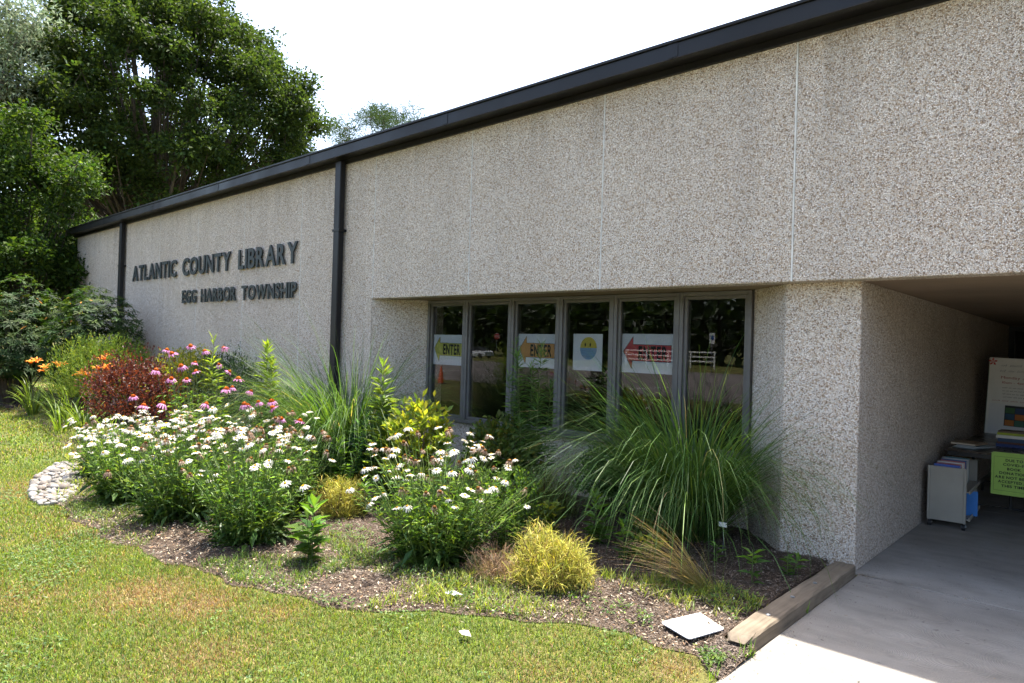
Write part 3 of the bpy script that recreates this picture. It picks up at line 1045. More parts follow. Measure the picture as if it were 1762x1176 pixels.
def scatter_lawn(mb, g, x0, x1, y0, n, hgt, wid, ymax=None):
    x = g.uniform(x0, x1, n)
    ye = bed_edge(x) if ymax is None else np.full(n, ymax)
    y = y0 + (ye - y0) * g.random(n)
    keep = (x < -1.60 - 0.05 * g.random(n))
    # thin and ragged along the bed edge and beside the walk
    keep &= (g.random(n) < 0.25 + (ye - y) / 0.10)
    keep &= (g.random(n) < (-1.62 - x) / 0.12 + 0.1)
    keep &= ~(((x + 8.95) / 1.2) ** 2 + ((y + 3.40 + 0.30 * (x + 8.95)) / 0.22) ** 2 < 1)
    x, y = x[keep], y[keep]
    n = len(x)
    c, d = lawn_colour(g, x, y)
    P = np.stack([x, y, np.zeros(n)], 1)
    L = hgt * (0.4 + 0.6 * g.random(n) + 0.8 * g.random(n) ** 6) * (1 - 0.35 * d)
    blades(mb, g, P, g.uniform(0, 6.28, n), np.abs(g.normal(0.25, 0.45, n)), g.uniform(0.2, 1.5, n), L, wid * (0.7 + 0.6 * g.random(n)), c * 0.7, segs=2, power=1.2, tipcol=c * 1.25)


g = np.random.default_rng(41)
mb = MB()
scatter_lawn(mb, g, -6.2, -1.55, -5.6, 185000, 0.040, 0.0034)
scatter_lawn(mb, g, -10.5, -6.2, -6.2, 70000, 0.046, 0.0055)
scatter_lawn(mb, g, -20.0, -10.5, -6.5, 40000, 0.06, 0.012)
scatter_lawn(mb, g, -34.0, -20.0, -7.0, 16000, 0.07, 0.022)
scatter_lawn(mb, g, -34.0, -21.3, -3.0, 9000, 0.07, 0.025, 6.0)
scatter_lawn(mb, g, -10.0, -1.55, -8.5, 18000, 0.05, 0.009, -5.6)
n = 26000
x = g.uniform(-9.5, -1.65, n)
e = bed_edge(x)
y = e - 0.03 - (5.6 + e) * g.random(n)
k = (patch2(x * 0.7 + 2, y * 0.7) > 0.55) & (x < -1.66)
x, y = x[k], y[k]
n = len(x)
az = g.uniform(0, 6.28, n)
leaves(mb, g, np.stack([x, y, 0.012 + 0.022 * g.random(n)], 1), np.stack([np.cos(az), np.sin(az), g.uniform(0, 0.6, n)], 1), rdir(g, n) * 0.35 + np.array([0, 0, 1.0]), g.uniform(0.012, 0.026, n), g.uniform(0.010, 0.020, n), jitter(g, n, [(0.055, 0.12, 0.02), (0.08, 0.15, 0.022), (0.12, 0.18, 0.03)], 0.22), 0.12)
n = 1100
x = g.uniform(-9.5, -1.65, n)
e = bed_edge(x)
y = e - 0.0 - (5.6 + e) * g.random(n)
az = g.uniform(0, 6.28, n)
leaves(mb, g, np.stack([x, y, 0.022 + 0.02 * g.random(n)], 1), np.stack([np.cos(az), np.sin(az), g.normal(0, 0.25, n)], 1), rdir(g, n) * 0.5 + np.array([0, 0, 1.0]), g.uniform(0.012, 0.035, n), g.uniform(0.004, 0.009, n), jitter(g, n, [(0.28, 0.21, 0.10), (0.17, 0.10, 0.05), (0.34, 0.28, 0.15)], 0.25), 0.2)
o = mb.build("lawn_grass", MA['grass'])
o["kind"] = "stuff"
o["label"] = "short mown green lawn with worn brown patches"
o["category"] = "grass"


def bed_points(g, n, x0, x1, dmin=0.0, dmax=9.0):
    x = g.uniform(x0, x1, n)
    e = bed_edge(x)
    top = np.where((x > -7.3) & (x < -2.3), 0.5, np.where(x > -2.3, 0.14, -0.03))
    top = np.where(x > -1.77, -1.86, top)
    y = e + dmin + (np.minimum(top, e + dmax) - e - dmin) * g.random(n)
    return x, y, bed_z(x, y)


# bark mulch: splintered chips lying at all angles
g = np.random.default_rng(43)
mb = MB()
for (n, x0, x1, s) in ((66000, -5.6, -1.56, 0.62), (26000, -9.5, -5.6, 0.9), (7000, -19, -9.5, 1.6)):
    x, y, z = bed_points(g, n, x0, x1)
    P = np.stack([x, y, z + 0.004 + 0.008 * g.random(n)], 1)
    az = g.uniform(0, 6.28, n)
    D = np.stack([np.cos(az), np.sin(az), g.normal(0, 0.25, n)], 1)
    N = unit(np.stack([g.normal(0, .35, n), g.normal(0, .35, n), np.ones(n)], 1))
    c = jitter(g, n, [(0.06, 0.042, 0.03), (0.09, 0.066, 0.048), (0.12, 0.092, 0.072), (0.19, 0.155, 0.125), (0.05, 0.034, 0.026), (0.07, 0.05, 0.036)], 0.3, 0.06)
    leaves(mb, g, P, D, N, s * g.uniform(0.015, 0.055, n), s * g.uniform(0.006, 0.014, n), c, 0.12)
n = 26
P = np.stack([g.normal(-1.93, 0.07, n), g.normal(-1.84, 0.06, n), np.full(n, 0.054)], 1)
az = g.uniform(0, 6.28, n)
leaves(mb, g, P, np.stack([np.cos(az), np.sin(az), g.normal(0, 0.06, n)], 1), np.tile([0, 0, 1.0], (n, 1)), g.uniform(0.008, 0.035, n), g.uniform(0.003, 0.009, n), jitter(g, n, [(0.08, 0.05, 0.035), (0.2, 0.15, 0.1)], 0.3), 0.1)
n = 420
x = np.where(g.random(n) < 0.6, -1.55 + np.abs(g.normal(0, 0.10, n)), g.uniform(-1.5, 0.4, n))
y = g.uniform(-2.8, 3.5, n)
k = g.random(n) < 0.3
y[k] = 0.10 + g.normal(0, 0.02, int(k.sum()))
x[y > 0.15] = np.maximum(x[y > 0.15], -1.59)
az = g.uniform(0, 6.28, n)
leaves(mb, g, np.stack([x, y, np.full(n, 0.0115)], 1), np.stack([np.cos(az), np.sin(az), np.zeros(n)], 1), np.tile([0, 0, 1.0], (n, 1)), g.uniform(0.006, 0.030, n), g.uniform(0.003, 0.009, n), jitter(g, n, [(0.06, 0.045, 0.03), (0.12, 0.09, 0.06), (0.2, 0.14, 0.07)], 0.3), 0.1)
# dried leaves and pale litter near the lawn edge
x, y, z = bed_points(g, 4200, -8, -1.8, 0.0, 0.9)
n = len(x)
az = g.uniform(0, 6.28, n)
leaves(mb, g, np.stack([x, y, z + 0.012], 1), np.stack([np.cos(az), np.sin(az), g.normal(0.1, 0.3, n)], 1), rdir(g, n) + np.array([0, 0, 1.2]), g.uniform(0.012, 0.04, n), g.uniform(0.005, 0.013, n),
       jitter(g, n, [(0.36, 0.28, 0.18), (0.25, 0.16, 0.09), (0.44, 0.38, 0.29)], 0.25), 0.3)
o = mb.build("mulch", MA['tint'])
o["kind"] = "stuff"
o["label"] = "dark bark mulch chips covering the planting bed"
o["category"] = "mulch"

# weeds: small grassy tufts in the bed
mb = MB()
nzw = wave_noise(51, 8, 2.2)


def tufts(mb, g, cx, cy, nb, spread, hgt, wid, pal):
    n = len(cx) * nb
    x = np.repeat(cx, nb) + g.normal(0, spread, n)
    y = np.repeat(cy, nb) + g.normal(0, spread, n)
    ok = (x + 1.94) ** 2 + (y + 1.855) ** 2 > 0.25 ** 2
    x, y = x[ok], y[ok]
    n = len(x)
    P = np.stack([x, y, bed_z(x, y)], 1)
    c = jitter(g, n, pal, 0.2)
    blades(mb, g, P, g.uniform(0, 6.28, n), np.abs(g.normal(0.45, 0.3, n)), g.uniform(0.2, 1.3, n), hgt * g.uniform(0.5, 1.3, n), wid * g.uniform(0.7, 1.3, n), c, segs=3, tipcol=c * 1.2)


x, y, z = bed_points(g, 2600, -8.2, -1.85, 0.02, 1.2)
k = (nzw(x, y) > 0.1) & (g.random(len(x)) < 0.8)
tufts(mb, g, x[k], y[k], 7, 0.022, 0.055, 0.004, [(0.14, 0.20, 0.03), (0.20, 0.24, 0.04), (0.10, 0.16, 0.03)])
x, y, z = bed_points(g, 420, -3.6, -1.80, 0.05, 1.05)
k = nzw(x * 1.7, y * 1.7) > -0.4
tufts(mb, g, x[k], y[k], 9, 0.022, 0.085, 0.0055, [(0.17, 0.24, 0.03), (0.24, 0.27, 0.05)])
x, y, z = bed_points(g, 500, -18, -8, 0.0, 0.8)
tufts(mb, g, x, y, 10, 0.05, 0.10, 0.010, [(0.17, 0.23, 0.04), (0.26, 0.26, 0.09)])
x, y, z = bed_points(g, 2200, -7.6, -4.2, 0.05, 1.0)
k = (nzw(x * 1.3 + 5, y * 1.3) > 0.35)
tufts(mb, g, x[k], y[k], 6, 0.025, 0.06, 0.005, [(0.10, 0.17, 0.03), (0.15, 0.21, 0.03), (0.07, 0.13, 0.03)])
x, y, z = bed_points(g, 5200, -7.8, -1.6, 0.0, 1.5)
k = (nzw(x * 2.6 - 3, y * 2.6 + 2) > 0.55) & (g.random(len(x)) < 0.75)
x, y, z = x[k], y[k], z[k]
n = len(x) * 4
xx, yy = np.repeat(x, 4) + g.normal(0, 0.012, n), np.repeat(y, 4) + g.normal(0, 0.012, n)
ok = (xx + 1.94) ** 2 + (yy + 1.855) ** 2 > 0.25 ** 2
xx, yy = xx[ok], yy[ok]
n = len(xx)
az = g.uniform(0, 6.28, n)
leaves(mb, g, np.stack([xx, yy, bed_z(xx, yy) + 0.01 + 0.03 * g.random(n)], 1), np.stack([np.cos(az), np.sin(az), g.uniform(0.0, 0.9, n)], 1), rdir(g, n) * 0.4 + np.array([0, 0, 1.0]), g.uniform(0.012, 0.034, n), g.uniform(0.008, 0.018, n), jitter(g, n, [(0.09, 0.16, 0.03), (0.13, 0.19, 0.035), (0.06, 0.12, 0.025)], 0.25), 0.15)
# a few weeds at the walk's edge
wx, wy = np.array([-1.565, -1.555, -1.57, -1.60, -1.59]), np.array([-1.02, -1.93, -1.98, -2.3, -2.05])
n = 40
xx, yy = np.repeat(wx, 8) + g.normal(0, 0.012, n), np.repeat(wy, 8) + g.normal(0, 0.02, n)
blades(mb, g, np.stack([xx, yy, np.full(n, 0.006)], 1), g.uniform(0, 6.28, n), np.abs(g.normal(0.3, 0.3, n)), g.uniform(0.2, 1.2, n), g.uniform(0.05, 0.12, n), np.full(n, 0.006), jitter(g, n, [(0.13, 0.22, 0.03)], 0.2), segs=3)
o = mb.build("weeds", MA['grass'])
o["kind"] = "stuff"
o["label"] = "sparse low weeds and grass tufts among the mulch"
o["category"] = "weeds"

# river stones spilling from the bed on to the lawn
g = np.random.default_rng(61)
smesh = []
for k in range(5):
    b_ = bmesh.new()
    bmesh.ops.create_icosphere(b_, subdivisions=2, radius=1.0)
    ph = g.uniform(0, 6, 6)
    for v in b_.verts:
        d_ = 1 + 0.10 * math.sin(v.co.x * 2.3 + ph[0]) + 0.10 * math.sin(v.co.y * 2.7 + ph[1]) + 0.06 * math.sin(v.co.z * 4 + ph[2])
        v.co = v.co * d_
    me = bpy.data.meshes.new("stone")
    b_.to_mesh(me)
    b_.free()
    me.polygons.foreach_set("use_smooth", np.ones(len(me.polygons), bool))
    c_ = [(0.16, 0.145, 0.127), (0.21, 0.20, 0.185), (0.10, 0.09, 0.08), (0.25, 0.235, 0.215), (0.135, 0.112, 0.095)][k]
    at = me.attributes.new("tint", 'FLOAT_COLOR', 'POINT')
    at.data.foreach_set("color", np.tile([*c_, 1.0], len(me.vertices)).astype(np.float32))
    me.materials.append(MA['stone'])
    smesh.append(me)
pb_ = thing("river_stone_patch", "patch of pale rounded river stones at the bed's curved lawn edge", "stones", (-8.95, -3.40, 0.0))
placed = []
tries = 0
while len(placed) < 210 and tries < 12000:
    tries += 1
    u, v_ = g.uniform(-1.2, 1.12), g.uniform(-0.24, 0.24)
    if (u / 1.2) ** 2 + (v_ / 0.23) ** 2 > 1:
        continue
    r_ = g.uniform(0.022, 0.062)
    if any((u - a) ** 2 + (v_ - b) ** 2 < (0.84 * (r_ + c_)) ** 2 for a, b, c_ in placed):
        continue
    placed.append((u, v_, r_))
    s_ = bpy.data.objects.new("stone", smesh[g.integers(0, 5)])
    col.objects.link(s_)
    s_.parent = pb_
    s_.location = (u, v_ - 0.30 * u, 0.012 + 0.018 * g.random())
    s_.scale = (r_ * g.uniform(0.9, 1.35), r_ * g.uniform(0.7, 1.0), r_ * g.uniform(0.5, 0.9))
    s_.rotation_euler = (g.normal(0, 0.15), g.normal(0, 0.15), g.uniform(0, 6.28))

# ================================================================== PLANTS
GREEN = [(0.055, 0.115, 0.022), (0.075, 0.14, 0.025), (0.045, 0.095, 0.022)]
DARK = [(0.022, 0.055, 0.018), (0.03, 0.07, 0.02), (0.018, 0.045, 0.016)]
YELLOWG = [(0.20, 0.25, 0.03), (0.27, 0.29, 0.04), (0.15, 0.21, 0.03)]
STEMC = (0.10, 0.15, 0.035)

# ---- flower head meshes, shared
def petals_mesh(n, r0, r1, wid, droop, c, seed, curl=0.0, ragged=0.1, layers=1):
    g = np.random.default_rng(seed)
    mb = MB()
    for l_ in range(layers):
        a = np.linspace(0, 2 * np.pi, n, endpoint=False) + g.normal(0, 0.08, n) + l_ * np.pi / n
        L = (r1 - r0) * (1 + g.normal(0, ragged, n))
        dz = droop + g.normal(0, 0.12, n)
        h = np.stack([np.cos(a), np.sin(a), np.zeros(n)], 1)
        s_ = np.stack([-np.sin(a), np.cos(a), np.zeros(n)], 1)
        up = np.array([0, 0, 1.0])
        p0 = h * r0
        p1 = h * (r0 + L[:, None] * 0.55) + up * (-(dz * L) * 0.35 + 0.002)[:, None]
        p2 = h * (r0 + L[:, None] * (1 - 0.12 * curl)) + up * (-(dz * L) - curl * L * 0.3)[:, None]
        w = wid * (1 + g.normal(0, 0.12, n))[:, None]
        v = np.stack([p0 - s_ * w * 0.25, p0 + s_ * w * 0.25, p1 + s_ * w * 0.5, p2 + s_ * w * 0.28, p2 - s_ * w * 0.28, p1 - s_ * w * 0.5], 1).reshape(-1, 3)
        i = np.arange(n)[:, None] * 6
        f = np.concatenate([i + np.array([[0, 1, 2, 5]]), i + np.array([[5, 2, 3, 4]])])
        mb.add(v, f, np.repeat(jitter(g, n, c, 0.10, 0.04), 6, 0))
    return mb.mesh("petals")


def dome_mesh(r, h, c_out, c_top, spikes, seed, z0=0.0):
    g = np.random.default_rng(seed)
    mb = MB()
    rings, sides = 5, 12
    vv, cc = [], []
    for k in range(rings + 1):
        t = k / rings
        for j in range(sides):
            a = 2 * np.pi * j / sides
            rr = r * math.cos(t * np.pi / 2) if k < rings else 0.0005
            vv.append((rr * math.cos(a), rr * math.sin(a), z0 + h * math.sin(t * np.pi / 2)))
            cc.append(np.array(c_out) * (1 - t) + np.array(c_top) * t)
    f = [(k * sides + j, k * sides + (j + 1) % sides, (k + 1) * sides + (j + 1) % sides, (k + 1) * sides + j) for k in range(rings) for j in range(sides)]
    mb.add(vv, np.array(f), np.array(cc))
    if spikes:
        d = rdir(g, spikes)
        d[:, 2] = np.abs(d[:, 2])
        p = d * np.array([r, r, h]) * 0.93 + np.array([0, 0, z0])
        c = jitter(g, spikes, [c_out, c_top], 0.25)
        leaves(mb, g, p, d + np.array([0, 0, .3]), rdir(g, spikes), np.full(spikes, r * 0.32), np.full(spikes, r * 0.16), c, 0.2)
    return mb.mesh("disc")


def mset(me, mat):
    me.materials.append(mat)
    return me


WHITE = [(0.70, 0.70, 0.66), (0.62, 0.62, 0.57), (0.55, 0.52, 0.45)]
D_FRESH = [mset(petals_mesh(19, 0.010, 0.043 + 0.003 * k, 0.0105, dr, WHITE, 100 + k, layers=1), MA['petal']) for k, dr in enumerate((0.05, 0.25, 0.45, 0.75))]
D_OLD = [mset(petals_mesh(15, 0.010, 0.036, 0.008, 0.9 + 0.5 * k, [(0.26, 0.17, 0.12), (0.36, 0.27, 0.20), (0.17, 0.10, 0.07)], 110 + k, 0.8, 0.25), MA['petal']) for k in range(2)]
D_DISC = mset(dome_mesh(0.0135, 0.008, (0.45, 0.22, 0.008), (0.62, 0.38, 0.012), 40, 120, 0.001), MA['petal'])
D_DISC_OLD = mset(dome_mesh(0.0165, 0.015, (0.08, 0.035, 0.012), (0.28, 0.12, 0.012), 60, 121, 0.001), MA['petal'])
PINK = [(0.44, 0.16, 0.34), (0.52, 0.24, 0.43), (0.40, 0.13, 0.29)]
C_PET = [mset(petals_mesh(14, 0.014, 0.060, 0.015, dr, PINK, 130 + k, 0.4, 0.10), MA['petal']) for k, dr in enumerate((0.55, 0.85, 0.3))]
C_CONE = mset(dome_mesh(0.023, 0.030, (0.30, 0.055, 0.008), (0.62, 0.17, 0.01), 150, 140, -0.002), MA['petal'])


def flower(pet, disc, parent, loc, nrm, rng, s=1.0, names=("flower_head", "disc")):
    o = bpy.data.objects.new(names[0], pet)
    col.objects.link(o)
    o.parent = parent
    o.location = loc
    q = Vector(nrm).to_track_quat('Z', 'Y') @ Quaternion((0, 0, 1), rng.uniform(0, 6.28))
    o.rotation_mode = 'QUATERNION'
    o.rotation_quaternion = q
    o.scale = (s, s, s)
    d = bpy.data.objects.new(names[1], disc)
    col.objects.link(d)
    d.parent = o
    return o


def daisy_clump(loc, r, h, nf, label, seed, old=0.3, empty=1.1):
    g = np.random.default_rng(seed)
    root = thing("daisy_clump", label, "daisies", loc, "clumps of white daisies")
    ns = int(nf * (1 + empty)) + 30
    a = g.uniform(0, 6.28, ns)
    rho = np.sqrt(g.random(ns))
    base = np.stack([np.cos(a) * rho * r * 0.40, np.sin(a) * rho * r * 0.40, np.full(ns, -0.02)], 1)
    base[:, :2] += g.normal(0, 0.02, (ns, 2))
    lean = 0.75 + 0.35 * g.random(ns)
    tip = np.stack([np.cos(a) * rho * r * lean * 1.25, np.sin(a) * rho * r * lean * 1.25, h * (1 - 0.20 * rho ** 2.5) * g.uniform(0.76, 1.08, ns)], 1)
    isf = np.arange(ns) < nf
    tip[~isf, 2] *= g.uniform(0.55, 0.95, (~isf).sum())
    lowf = isf & (g.random(ns) < 0.34)
    tip[lowf, 2] *= g.uniform(0.62, 0.93, lowf.sum())
    ctrl = base * 0.4 + tip * 0.6
    ctrl[:, :2] = base[:, :2] * 0.65 + tip[:, :2] * 0.35
    pts = curve3(base, ctrl, tip, 6)
    st = MB()
    stalks(st, pts, np.linspace(0.0042, 0.0022, 6)[None, :], jitter(g, ns, [(0.09, 0.15, 0.03), (0.12, 0.17, 0.04)], 0.15))
    st.build("stems", MA['stem'], root)
    lv = MB()
    per = 15
    t = g.uniform(0.0, 1.0, (ns, per)) ** 1.25 * 0.84 + 0.04
    k = np.clip((t * 5).astype(int), 0, 4)
    fr = t * 5 - k
    P = pts[np.arange(ns)[:, None], k] * (1 - fr[..., None]) + pts[np.arange(ns)[:, None], k + 1] * fr[..., None]
    P, t = P.reshape(-1, 3), t.ravel()
    n = len(P)
    az = g.uniform(0, 6.28, n)
    out = np.stack([np.cos(az), np.sin(az), g.normal(0.45, 0.45, n)], 1) + unit(P * np.array([1, 1, 0.0])) * 0.5
    D = unit(out)
    N = unit(np.array([0, 0, 1.0]) + 0.4 * rdir(g, n))
    L = (0.125 - 0.085 * t) * g.uniform(0.7, 1.25, n)
    W = L * (0.34 - 0.16 * t)
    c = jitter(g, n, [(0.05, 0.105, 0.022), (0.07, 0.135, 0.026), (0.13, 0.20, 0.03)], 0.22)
    c = c * (0.62 + 1.05 * t)[:, None]  # leaf colour darkened low down, imitating shade inside the clump; brighter higher up
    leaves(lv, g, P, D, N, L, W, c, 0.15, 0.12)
    # broad leaves round the foot
    nb = int(60 * r / 0.5)
    az = g.uniform(0, 6.28, nb)
    rr = r * g.uniform(0.35, 0.72, nb)
    P = np.stack([np.cos(az) * rr, np.sin(az) * rr, g.uniform(0.03, 0.22, nb)], 1)
    D = np.stack([np.cos(az), np.sin(az), g.uniform(-0.7, 0.3, nb)], 1) + 0.3 * rdir(g, nb)
    leaves(lv, g, P, D, np.tile([0, 0, 1.0], (nb, 1)) + 0.3 * rdir(g, nb), g.uniform(0.09, 0.16, nb), g.uniform(0.035, 0.055, nb), jitter(g, nb, [(0.05, 0.11, 0.024), (0.07, 0.13, 0.03)], 0.2), 0.15, 0.15)
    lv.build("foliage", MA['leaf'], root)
    rng = random.Random(seed)
    for q in range(nf):
        nrm = unit(np.array([0, 0, 1.0]) + 0.24 * g.normal(size=3) + 0.18 * tip[q] * np.array([1, 1, 0]) / r + np.array([0.04, -0.10, 0]))
        if g.random() < old:
            flower(D_OLD[g.integers(0, 2)], D_DISC_OLD, root, tip[q], nrm, rng, g.uniform(0.75, 1.0), ("faded_flower_head", "disc"))
        else:
            flower(D_FRESH[g.integers(0, 4)], D_DISC, root, tip[q], nrm, rng, g.uniform(0.55, 0.90))
    return root


daisy_clump((-4.02, -2.08, 0.02), 0.58, 0.95, 118, "rounded daisy clump standing alone in front of the windows", 201, 0.34)
daisy_clump((-5.36, -2.93, 0.02), 0.50, 1.02, 66, "nearest tall daisy clump of the left drift, leaning over bare mulch", 202, 0.34)
daisy_clump((-6.45, -3.08, 0.02), 0.50, 0.92, 66, "middle daisy clump along the lawn edge of the left drift", 203, 0.22)
daisy_clump((-7.5, -3.12, 0.02), 0.50, 0.88, 72, "daisy clump beside the pale river stones", 204, 0.10)
daisy_clump((-5.95, -2.38, 0.02), 0.44, 0.97, 58, "daisy clump below the two lowest coneflowers, behind the nearest clump", 205, 0.55)
daisy_clump((-7.05, -2.55, 0.02), 0.48, 0.97, 66, "daisy clump in the heart of the drift under the coneflowers", 206, 0.25)
daisy_clump((-8.15, -2.70, 0.02), 0.48, 0.84, 68, "daisy clump in front of the dark red barberry", 207, 0.10)
daisy_clump((-8.95, -2.92, 0.02), 0.38, 0.76, 34, "small far daisy clump beyond the river stones", 208, 0.08)

# ---- purple coneflowers
CONES = [(-8.31, -2.24, 1.58), (-8.08, -2.17, 1.53), (-7.98, -1.99, 1.57), (-7.96, -2.48, 1.36), (-7.91, -2.35, 1.4), (-7.71, -2.42, 1.31), (-7.68, -2.18, 1.39), (-7.44, -2.17, 1.32), (-7.22, -2.17, 1.25), (-7.61, -2.56, 1.23), (-7.09, -2.36, 1.15), (-7.08, -2.3, 1.17), (-6.85, -2.21, 1.14), (-6.93, -2.64, 1.02), (-6.62, -2.39, 1.03), (-6.58, -2.37, 1.02), (-6.58, -2.26, 1.05), (-6.48, -2.17, 1.06), (-6.34, -2.23, 1.01), (-6.07, -2.29, 0.93), (-5.9, -2.19, 0.92), (-8.44, -2.46, 1.53), (-8.31, -2.45, 1.49), (-8.07, -2.71, 1.31), (-7.74, -2.67, 1.23), (-7.35, -3.08, 0.99), (-7.64, -3.08, 1.06), (-7.26, -2.93, 1.01)]
C_GROUPS = [((-8.15, -2.25), lambda p: p[0] < -7.85, "tallest pink coneflowers at the back, against the gold shrub and wall"),
            ((-7.40, -2.35), lambda p: -7.85 <= p[0] < -6.88, "pink coneflowers of middle height above the left daisies"),
            ((-6.45, -2.05), lambda p: p[0] >= -6.88, "lowest pink coneflowers beside the tall leafy stalk and left arching grass")]
for gi, ((bx, by), test, label) in enumerate(C_GROUPS):
    g = np.random.default_rng(300 + gi)
    rng = random.Random(300 + gi)
    root = thing("coneflower_clump", label, "coneflowers", (bx, by, 0.02), "clumps of pink coneflowers")
    tips = np.array([p for p in CONES if test(p)]) - np.array([bx, by, 0.02])
    ne = 26
    ex = np.stack([g.normal(0, 0.26, ne), g.normal(0, 0.20, ne), g.uniform(0.55, 0.95, ne) * tips[:, 2].mean()], 1)
    allt = np.vstack([tips, ex])
    n = len(allt)
    base = allt * np.array([0.35, 0.35, 0]) + np.concatenate([g.normal(0, 0.05, (n, 2)), np.full((n, 1), -0.02)], 1)
    ctrl = base * 0.5 + allt * 0.5
    ctrl[:, :2] = base[:, :2] * 0.6 + allt[:, :2] * 0.4
    pts = curve3(base, ctrl, allt, 7)
    st = MB()
    stalks(st, pts, np.linspace(0.006, 0.0034, 7)[None, :], jitter(g, n, [(0.09, 0.13, 0.035), (0.11, 0.12, 0.04)], 0.15))
    st.build("stems", MA['stem'], root)
    lv = MB()
    per = 22
    t = g.uniform(0.05, 0.80, (n, per))
    k = np.clip((t * 6).astype(int), 0, 5)
    fr = t * 6 - k
    P = (pts[np.arange(n)[:, None], k] * (1 - fr[..., None]) + pts[np.arange(n)[:, None], k + 1] * fr[..., None]).reshape(-1, 3)
    t = t.ravel()
    m = len(P)
    az = g.uniform(0, 6.28, m)
    D = np.stack([np.cos(az), np.sin(az), g.normal(0.25, 0.4, m)], 1)
    L = (0.17 - 0.10 * t) * g.uniform(0.7, 1.2, m)
    leaves(lv, g, P, D, np.tile([0, 0, 1.0], (m, 1)) + 0.35 * rdir(g, m), L, L * 0.30, jitter(g, m, [(0.10, 0.18, 0.03), (0.07, 0.14, 0.025), (0.16, 0.23, 0.035)], 0.2), 0.15, 0.25)
    lv.build("foliage", MA['leaf'], root)
    for q, tp in enumerate(tips):
        nrm = unit(np.array([0, 0, 1.0]) + 0.26 * g.normal(size=3))
        flower(C_PET[g.integers(0, 3)], C_CONE, root, tp, nrm, rng, g.uniform(0.68, 1.12), ("flower_head", "cone"))


# ---- spikes of narrow leaves (tall leafy stalks)
def leafy_stalks(name, label, loc, tips, seed, pal, L0=0.11, wid=0.16, dens=95, lowfrac=0.0, group=None, updir=0.45):
    g = np.random.default_rng(seed)
    root = thing(name, label, "plant", loc, group)
    st, lv = MB(), MB()
    tips = np.asarray(tips, float)
    for tp in tips:
        h = tp[2]
        base = np.array([tp[0] * 0.5, tp[1] * 0.5, -0.02])
        pts = curve3(base[None], (base * 0.6 + tp * 0.4)[None], tp[None], 8)
        stalks(st, pts, np.linspace(0.0065, 0.0025, 8)[None, :], np.array([[0.11, 0.15, 0.045]]))
        n = int(dens * h)
        t = np.sort(g.uniform(lowfrac, 1, n))
        k = np.clip((t * 7).astype(int), 0, 6)
        P = pts[0, k] * (1 - (t * 7 - k))[:, None] + pts[0, k + 1] * (t * 7 - k)[:, None]
        az = np.arange(n) * 2.4 + g.normal(0, 0.3, n)
        up = updir + 1.6 * np.clip((t - 0.86) / 0.14, 0, 1) ** 1.5
        D = np.stack([np.cos(az), np.sin(az), up + g.normal(0, 0.18, n)], 1)
        L = L0 * (0.55 + 0.6 * np.sin(np.clip(t, 0.05, 1) * 2.6)) * g.uniform(0.8, 1.2, n)
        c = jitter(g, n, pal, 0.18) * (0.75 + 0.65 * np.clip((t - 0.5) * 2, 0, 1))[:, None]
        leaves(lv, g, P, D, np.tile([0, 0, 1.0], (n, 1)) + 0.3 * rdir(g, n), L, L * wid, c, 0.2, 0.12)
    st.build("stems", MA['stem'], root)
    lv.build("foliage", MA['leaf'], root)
    return root


leafy_stalks("leafy_stalk_plant", "tall single leafy stalk left of the left arching grass", (-7.79, -1.54, 0.02), [(0, 0, 1.60), (0.06, 0.03, 1.38)], 401, [(0.14, 0.21, 0.025), (0.19, 0.26, 0.03)], 0.15, 0.22, 150)
leafy_stalks("leafy_stalk_plant", "bright leafy stalk rising behind the tallest coneflowers", (-8.35, -1.95, 0.02), [(0.0, 0.0, 1.66)], 402, [(0.14, 0.21, 0.03), (0.18, 0.24, 0.035)], 0.15, 0.15, 80)
leafy_stalks("leafy_stalk_plant", "leafy stalk with pale lower leaves behind the central daisies", (-5.72, -1.36, 0.02), [(0, 0, 1.44), (0.10, 0.06, 0.8), (-0.1, 0.04, 0.7)], 403, [(0.12, 0.19, 0.03), (0.17, 0.24, 0.035)], 0.16, 0.22, 140)
leafy_stalks("leafy_stalk_plant", "cluster of dark narrow leaved stalks standing before the middle windows", (-4.85, 0.02, 0.02),
             [(-0.14, -0.17, 1.76), (0.10, -0.02, 1.70), (0.0, -0.05, 1.48), (-0.20, -0.20, 1.36), (0.20, 0.05, 1.30), (-0.06, -0.22, 1.60), (0.16, -0.12, 1.12), (-0.26, -0.05, 1.05), (0.28, 0.0, 0.95), (0.05, -0.28, 0.9), (-0.1, 0.1, 1.2)],
             404, [(0.06, 0.12, 0.03), (0.08, 0.15, 0.032)], 0.115, 0.12, 120, 0.02, None, 0.30)
g = np.random.default_rng(77)
leafy_stalks("feathery_aster_plant", "feathery dark green plant below the left arching grass", (-6.42, -1.62, 0.02), [(g.normal(0, 0.26), g.normal(0, 0.2), g.uniform(0.5, 0.98)) for _ in range(26)], 405, [(0.035, 0.085, 0.02), (0.05, 0.11, 0.025)], 0.07, 0.13, 150)
leafy_stalks("feathery_aster_plant", "small feathery green plant left of the gold cypress", (-3.72, -1.55, 0.02), [(g.normal(0, 0.09), g.normal(0, 0.08), g.uniform(0.2, 0.40)) for _ in range(14)], 406, [(0.08, 0.16, 0.035), (0.10, 0.18, 0.04)], 0.06, 0.12, 190)

